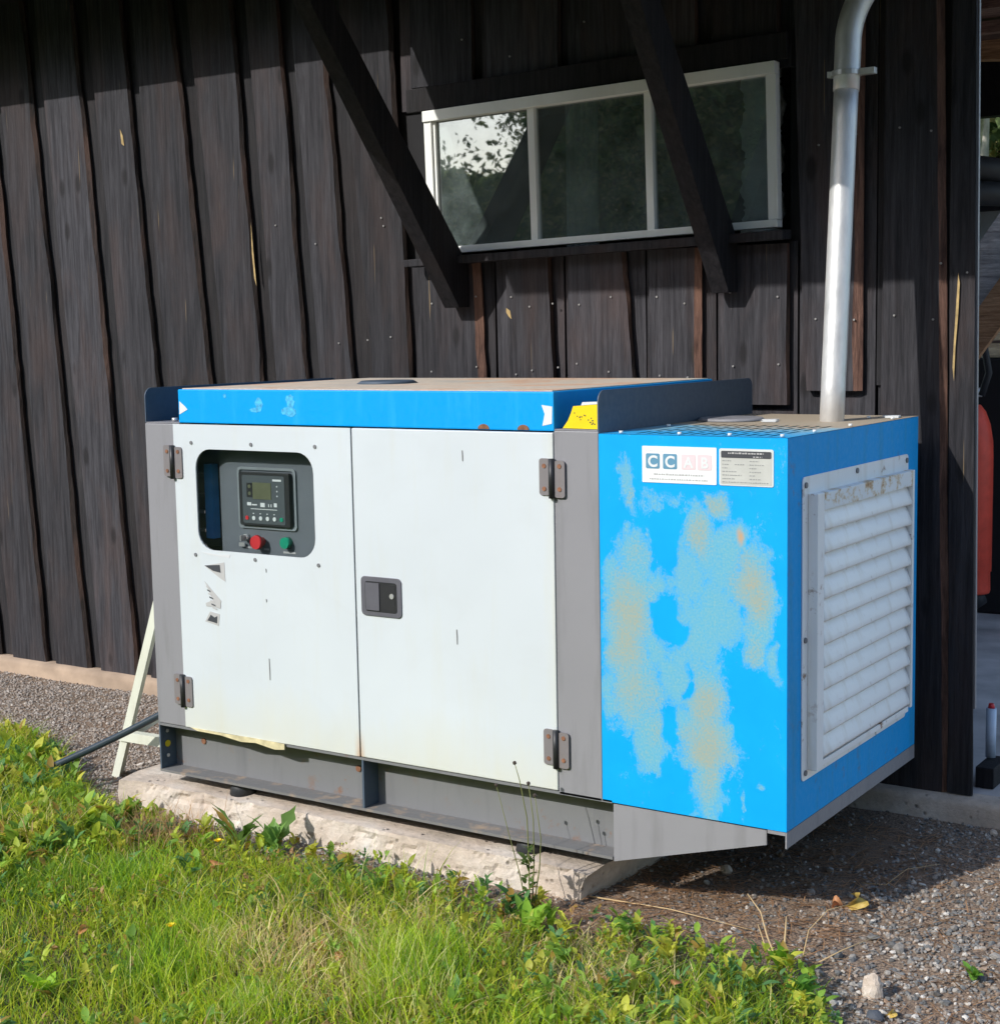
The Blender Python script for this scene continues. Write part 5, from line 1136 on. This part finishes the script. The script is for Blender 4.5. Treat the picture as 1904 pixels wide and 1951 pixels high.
# uncountable low broadleaf cover
cand = []
while len(cand) < 1500:
    x_, y_ = rng.uniform(-4.0, 0.42), rng.uniform(-1.5, 0.3); d_ = float(turf_edge(x_))-y_
    if d_ < -0.01: continue
    dens = 0.16+1.0*(x_ < -2.0)*(y_ > -0.8)+0.85*math.exp(-((x_-0.02)/0.27)**2-((y_+0.33)/0.22)**2)+0.4*math.exp(-((x_+0.25)/0.3)**2-((y_+0.35)/0.2)**2)+0.75*(d_ < 0.13)+0.7*math.exp(-((x_+0.15)/0.5)**2-((y_+0.6)/0.25)**2)
    if rng.random() < dens*float(0.4+fbm(np.array(x_*5), np.array(y_*5), 55)): cand.append((x_, y_))
sizes = [rng.uniform(.020, .046) if x_ > -2.1 else rng.uniform(.030, .075) for x_, y_ in cand]
V, F, Cc = rosettes(cand, rng.integers(5, 13, len(cand)), sizes, 77, 0.3, GC, 1.05, 0.05)
cl_ = []
while len(cl_) < 1500:
    x_, y_ = rng.uniform(-3.6, 0.42), rng.uniform(-1.5, 0.2)
    if turf_edge(x_)-y_ > -0.03 and rng.random() < float(fbm(np.array(x_*4+3), np.array(y_*4), 66))**1.5*1.6: cl_.append((x_, y_))
V9, F9, C9 = rosettes(cl_, rng.integers(4, 9, len(cl_)), list(rng.uniform(.011, .024, len(cl_))), 78, 0, GC+[(0.40, 0.36, 0.12), (0.36, 0.22, 0.10)], 0.9, 0.035)
V9[:, 2] += 0.012; F = np.concatenate([F, F9+len(V)]); V = np.concatenate([V, V9]); Cc = np.concatenate([Cc, C9])
link('ground_cover', np_mesh('ground_cover', V, F, M['weed'], Cc, True), kind='stuff', label='low broad-leaved weeds mixed into the grass', cat='weeds')
def plant(name, x_, y_, nl, size, seed, lobes, cols, label, upr=0.9, tall=0.0, cat='weed', group=None):
    V, F, Cc = rosettes([(x_, y_)], [nl], [size], seed, lobes, cols, upr, tall, 0.6, 1.15); z_ = float(gz(x_, y_)); V = V-np.array([x_, y_, z_])
    o = link(name, np_mesh(name, V, F, M['weed'], Cc, True), label=label, cat=cat, group=group); o.location = (x_, y_, z_); return o
plant('weed', -1.715, -0.165, 9, 0.150, 201, 1, [(0.09, 0.17, 0.04)], 'serrated dandelion clump leaning up the slab, left one of the pair', 1.35)
plant('weed', -1.585, -0.155, 9, 0.145, 202, 1, [(0.10, 0.19, 0.04)], 'serrated dandelion clump leaning up the slab, right one of the pair', 1.35)
plant('weed', -1.13, -0.235, 8, 0.105, 203, 1, [(0.10, 0.20, 0.04)], 'broad dandelion at the foot of the slab below the door split', 1.1)
plant('weed', -1.03, -0.245, 7, 0.09, 204, 1, [(0.16, 0.24, 0.04)], 'yellowish dandelion just right of the broad one at the slab foot', 1.1)
plant('weed', -0.70, -0.20, 16, 0.062, 205, 0, [(0.035, 0.11, 0.035)], 'dark green bushy weed at the base of the tall seed-head stem', 0.7, 0.05)
plant('weed', -0.605, -0.255, 6, 0.085, 206, 0, [(0.17, 0.30, 0.03)], 'bright green broad leaf standing in front of the slab end', 1.1)
plant('weed', 0.06, -0.16, 12, 0.065, 207, 0, [(0.14, 0.28, 0.03)], 'bright broad-leaved weed at the gravel edge below the radiator end', 1.1, 0.03)
plant('weed', 0.17, -0.30, 14, 0.055, 208, 0, [(0.09, 0.21, 0.03)], 'round-leaved weed beside the pale upright stone', 0.9, 0.05)
plant('weed', 0.47, 0.02, 9, 0.04, 209, 0, [(0.10, 0.22, 0.03)], 'small green weed in the gravel at the right edge', 0.9, 0.02)
plant('weed', -1.42, -1.16, 9, 0.085, 210, 0, [(0.20, 0.34, 0.02)], 'yellow-green broad leaf at the bottom left edge of the grass', 1.0)
# tall stem with seed heads
tw = empty('seed_head_weed', (-0.665, -0.165, float(gz(-0.665, -0.165))), 'tall thin weed with small dark seed heads in front of the right door', 'weed')
zb0 = float(gz(-0.665, -0.165))
def stemline(pts, r0=0.0022, bud=True):
    bm = bmesh.new(); tube(bm, pts, [r0*(1-0.6*i/(len(pts)-1)) for i in range(len(pts))], 6); child('stem', me_from('stem', bm, M['stem']), tw)
    if bud:
        bm = bmesh.new(); bmesh.ops.create_icosphere(bm, subdivisions=1, radius=0.0062); bmesh.ops.translate(bm, verts=bm.verts, vec=pts[-1]); child('seed_head', me_from('seed_head', bm, M['bud']), tw)
stemline([(-0.665, -0.165, zb0), (-0.668, -0.16, zb0+0.15), (-0.675, -0.155, zb0+0.27), (-0.70, -0.15, zb0+0.37), (-0.715, -0.15, zb0+0.415)])
stemline([(-0.660, -0.165, zb0), (-0.652, -0.16, zb0+0.15), (-0.655, -0.155, zb0+0.27), (-0.672, -0.15, zb0+0.365)])
stemline([(-0.658, -0.165, zb0), (-0.635, -0.16, zb0+0.14), (-0.632, -0.155, zb0+0.22), (-0.652, -0.15, zb0+0.335)])
stemline([(-0.668, -0.165, zb0), (-0.70, -0.16, zb0+0.12), (-0.735, -0.155, zb0+0.22), (-0.775, -0.15, zb0+0.345)], 0.0018)
V, F, Cc = rosettes([(0, 0)], [34], [0.032], 215, 0, [(0.16, 0.20, 0.05), (0.10, 0.16, 0.04)], 0.9, 0.19); V = V-np.array([0, 0, float(gz(0, 0))])
o = bpy.data.objects.new('leaves', np_mesh('leaves', V, F, M['weed'], Cc, True)); C.objects.link(o); o.parent = tw
# dry stalks
def stalk(pts, r, label):
    bm = bmesh.new(); tube(bm, [(p[0], p[1], float(gz(p[0], p[1]))+p[2]) for p in pts], [r*(1-.5*i/(len(pts)-1)) for i in range(len(pts))], 6); link('dry_stalk', me_from('dry_stalk', bm, M['straw']), label=label, cat='stalk')
stalk([(0.02, -0.10, 0.0), (-0.03, -0.05, 0.04), (-0.07, 0.0, 0.075), (-0.12, 0.03, 0.10)], 0.003, 'pale dry stalk arching up left of the yellow leaf, longest one')
stalk([(0.01, -0.09, 0.0), (-0.03, -0.07, 0.03), (-0.06, -0.04, 0.06)], 0.0026, 'short pale dry stalk just below the longest arching stalk')
stalk([(0.03, -0.09, 0.0), (0.01, -0.03, 0.05), (0.0, 0.0, 0.085)], 0.0034, 'upright dry stalk with a thick tip among the gravel')
stalk([(0.07, -0.07, 0.0), (0.06, 0.0, 0.055), (0.09, 0.05, 0.095), (0.13, 0.1, 0.10)], 0.0018, 'thin bent stalk pointing at the yellow leaf')
stalk([(0.10, -0.10, 0.008), (0.15, 0.0, 0.02), (0.205, 0.10, 0.03)], 0.0022, 'straw lying across the gravel right of the weeds')
stalk([(-0.60, 0.02, 0.008), (-0.35, 0.04, 0.012), (-0.10, 0.02, 0.010)], 0.0022, 'long orange straw lying flat in front of the tapered bracket')
stalk([(0.03, 0.45, 0.01), (0.11, 0.42, 0.03), (0.14, 0.5, 0.05), (0.2, 0.6, 0.04)], 0.0012, 'thin grey twig in the shade behind the yellow leaf')
# fallen leaves and flowers
def fleaf(x_, y_, s_, mat, label, rz, tiltx=0.3, dz=0.01):
    V, F = leaf_shape(s_, s_*0.30, 0, 6); V[:, 2] += 1.6*np.abs(V[:, 1])-3.0*(V[:, 0]-s_/2)**2/s_; me = np_mesh('fallen_leaf', V-np.array([s_/2, 0, 0]), F, M[mat], None, True)
    o = link('fallen_leaf', me, label=label, cat='leaf'); o.location = (x_, y_, float(gz(x_, y_))+dz); o.rotation_euler = (tiltx, -0.5*tiltx, rz)
fleaf(0.075, 0.290, 0.062, 'leaf_yellow', 'curled yellow leaf standing on the gravel', 1.3, 1.1, 0.028)
fleaf(0.03, 0.27, 0.04, 'leaf_orange', 'small pinkish leaf touching the curled yellow leaf', 0.2, 0.3, 0.012)
for x_, y_, s_, m_, lab, rz in ((-2.19, -0.43, 0.05, 'leaf_orange', 'orange leaf in the grass nearest the left edge', .5), (-1.59, -0.89, 0.045, 'leaf_orange', 'orange leaf low in the grass at lower left', 1.2), (-1.60, -0.39, 0.045, 'leaf_orange', 'orange leaf just below the upper yellow flower', .2),
   (-0.98, -0.66, 0.04, 'leaf_orange', 'orange leaf in the dry grass, left of a pair', 2.2), (-0.89, -0.69, 0.045, 'leaf_orange', 'orange leaf in the dry grass, right of a pair', .7), (-0.10, -0.42, 0.035, 'leaf_orange', 'orange leaf among weeds below the radiator end', .3), (0.36, -0.24, 0.04, 'leaf_yellow', 'yellow leaf on gravel by the dark stone', 1.), (-0.42, -0.60, 0.05, 'leaf_yellow', 'tan leaf in the grass at the bottom middle', .9)):
    fleaf(x_, y_, s_*0.72, m_, lab, rz, 1.0, 0.04 if y_ < turf_edge(x_)-.1 else 0.012)
for x_, y_, lab in ((-1.70, -0.27, 'yellow flower in the grass below the dandelion pair'), (-1.36, -0.80, 'yellow flower low in the grass toward the bottom')):
    z_ = float(gz(x_, y_)); f_ = empty('yellow_flower', (x_, y_, z_), lab, 'flower')
    bm = bmesh.new(); tube(bm, [(x_, y_, z_), (x_, y_, z_+0.06)], 0.0015, 5); child('stem', me_from('stem', bm, M['stem']), f_)
    bm = bmesh.new(); r_ = random.Random(3)
    for k in range(26):
        a = 2*math.pi*k/26+r_.uniform(-.1, .1); L = 0.015*(1 if k % 2 else .75); u_ = Vector((math.cos(a), math.sin(a), 0.45 if k % 2 else 1.0)).normalized(); s_ = Vector((-math.sin(a), math.cos(a), 0))*0.0022; c0 = Vector((x_, y_, z_+0.06))
        bm.faces.new([bm.verts.new(c0-s_*.5), bm.verts.new(c0+s_*.5), bm.verts.new(c0+u_*L+s_), bm.verts.new(c0+u_*L-s_)])
    child('petals', me_from('petals', bm, M['petal']), f_)
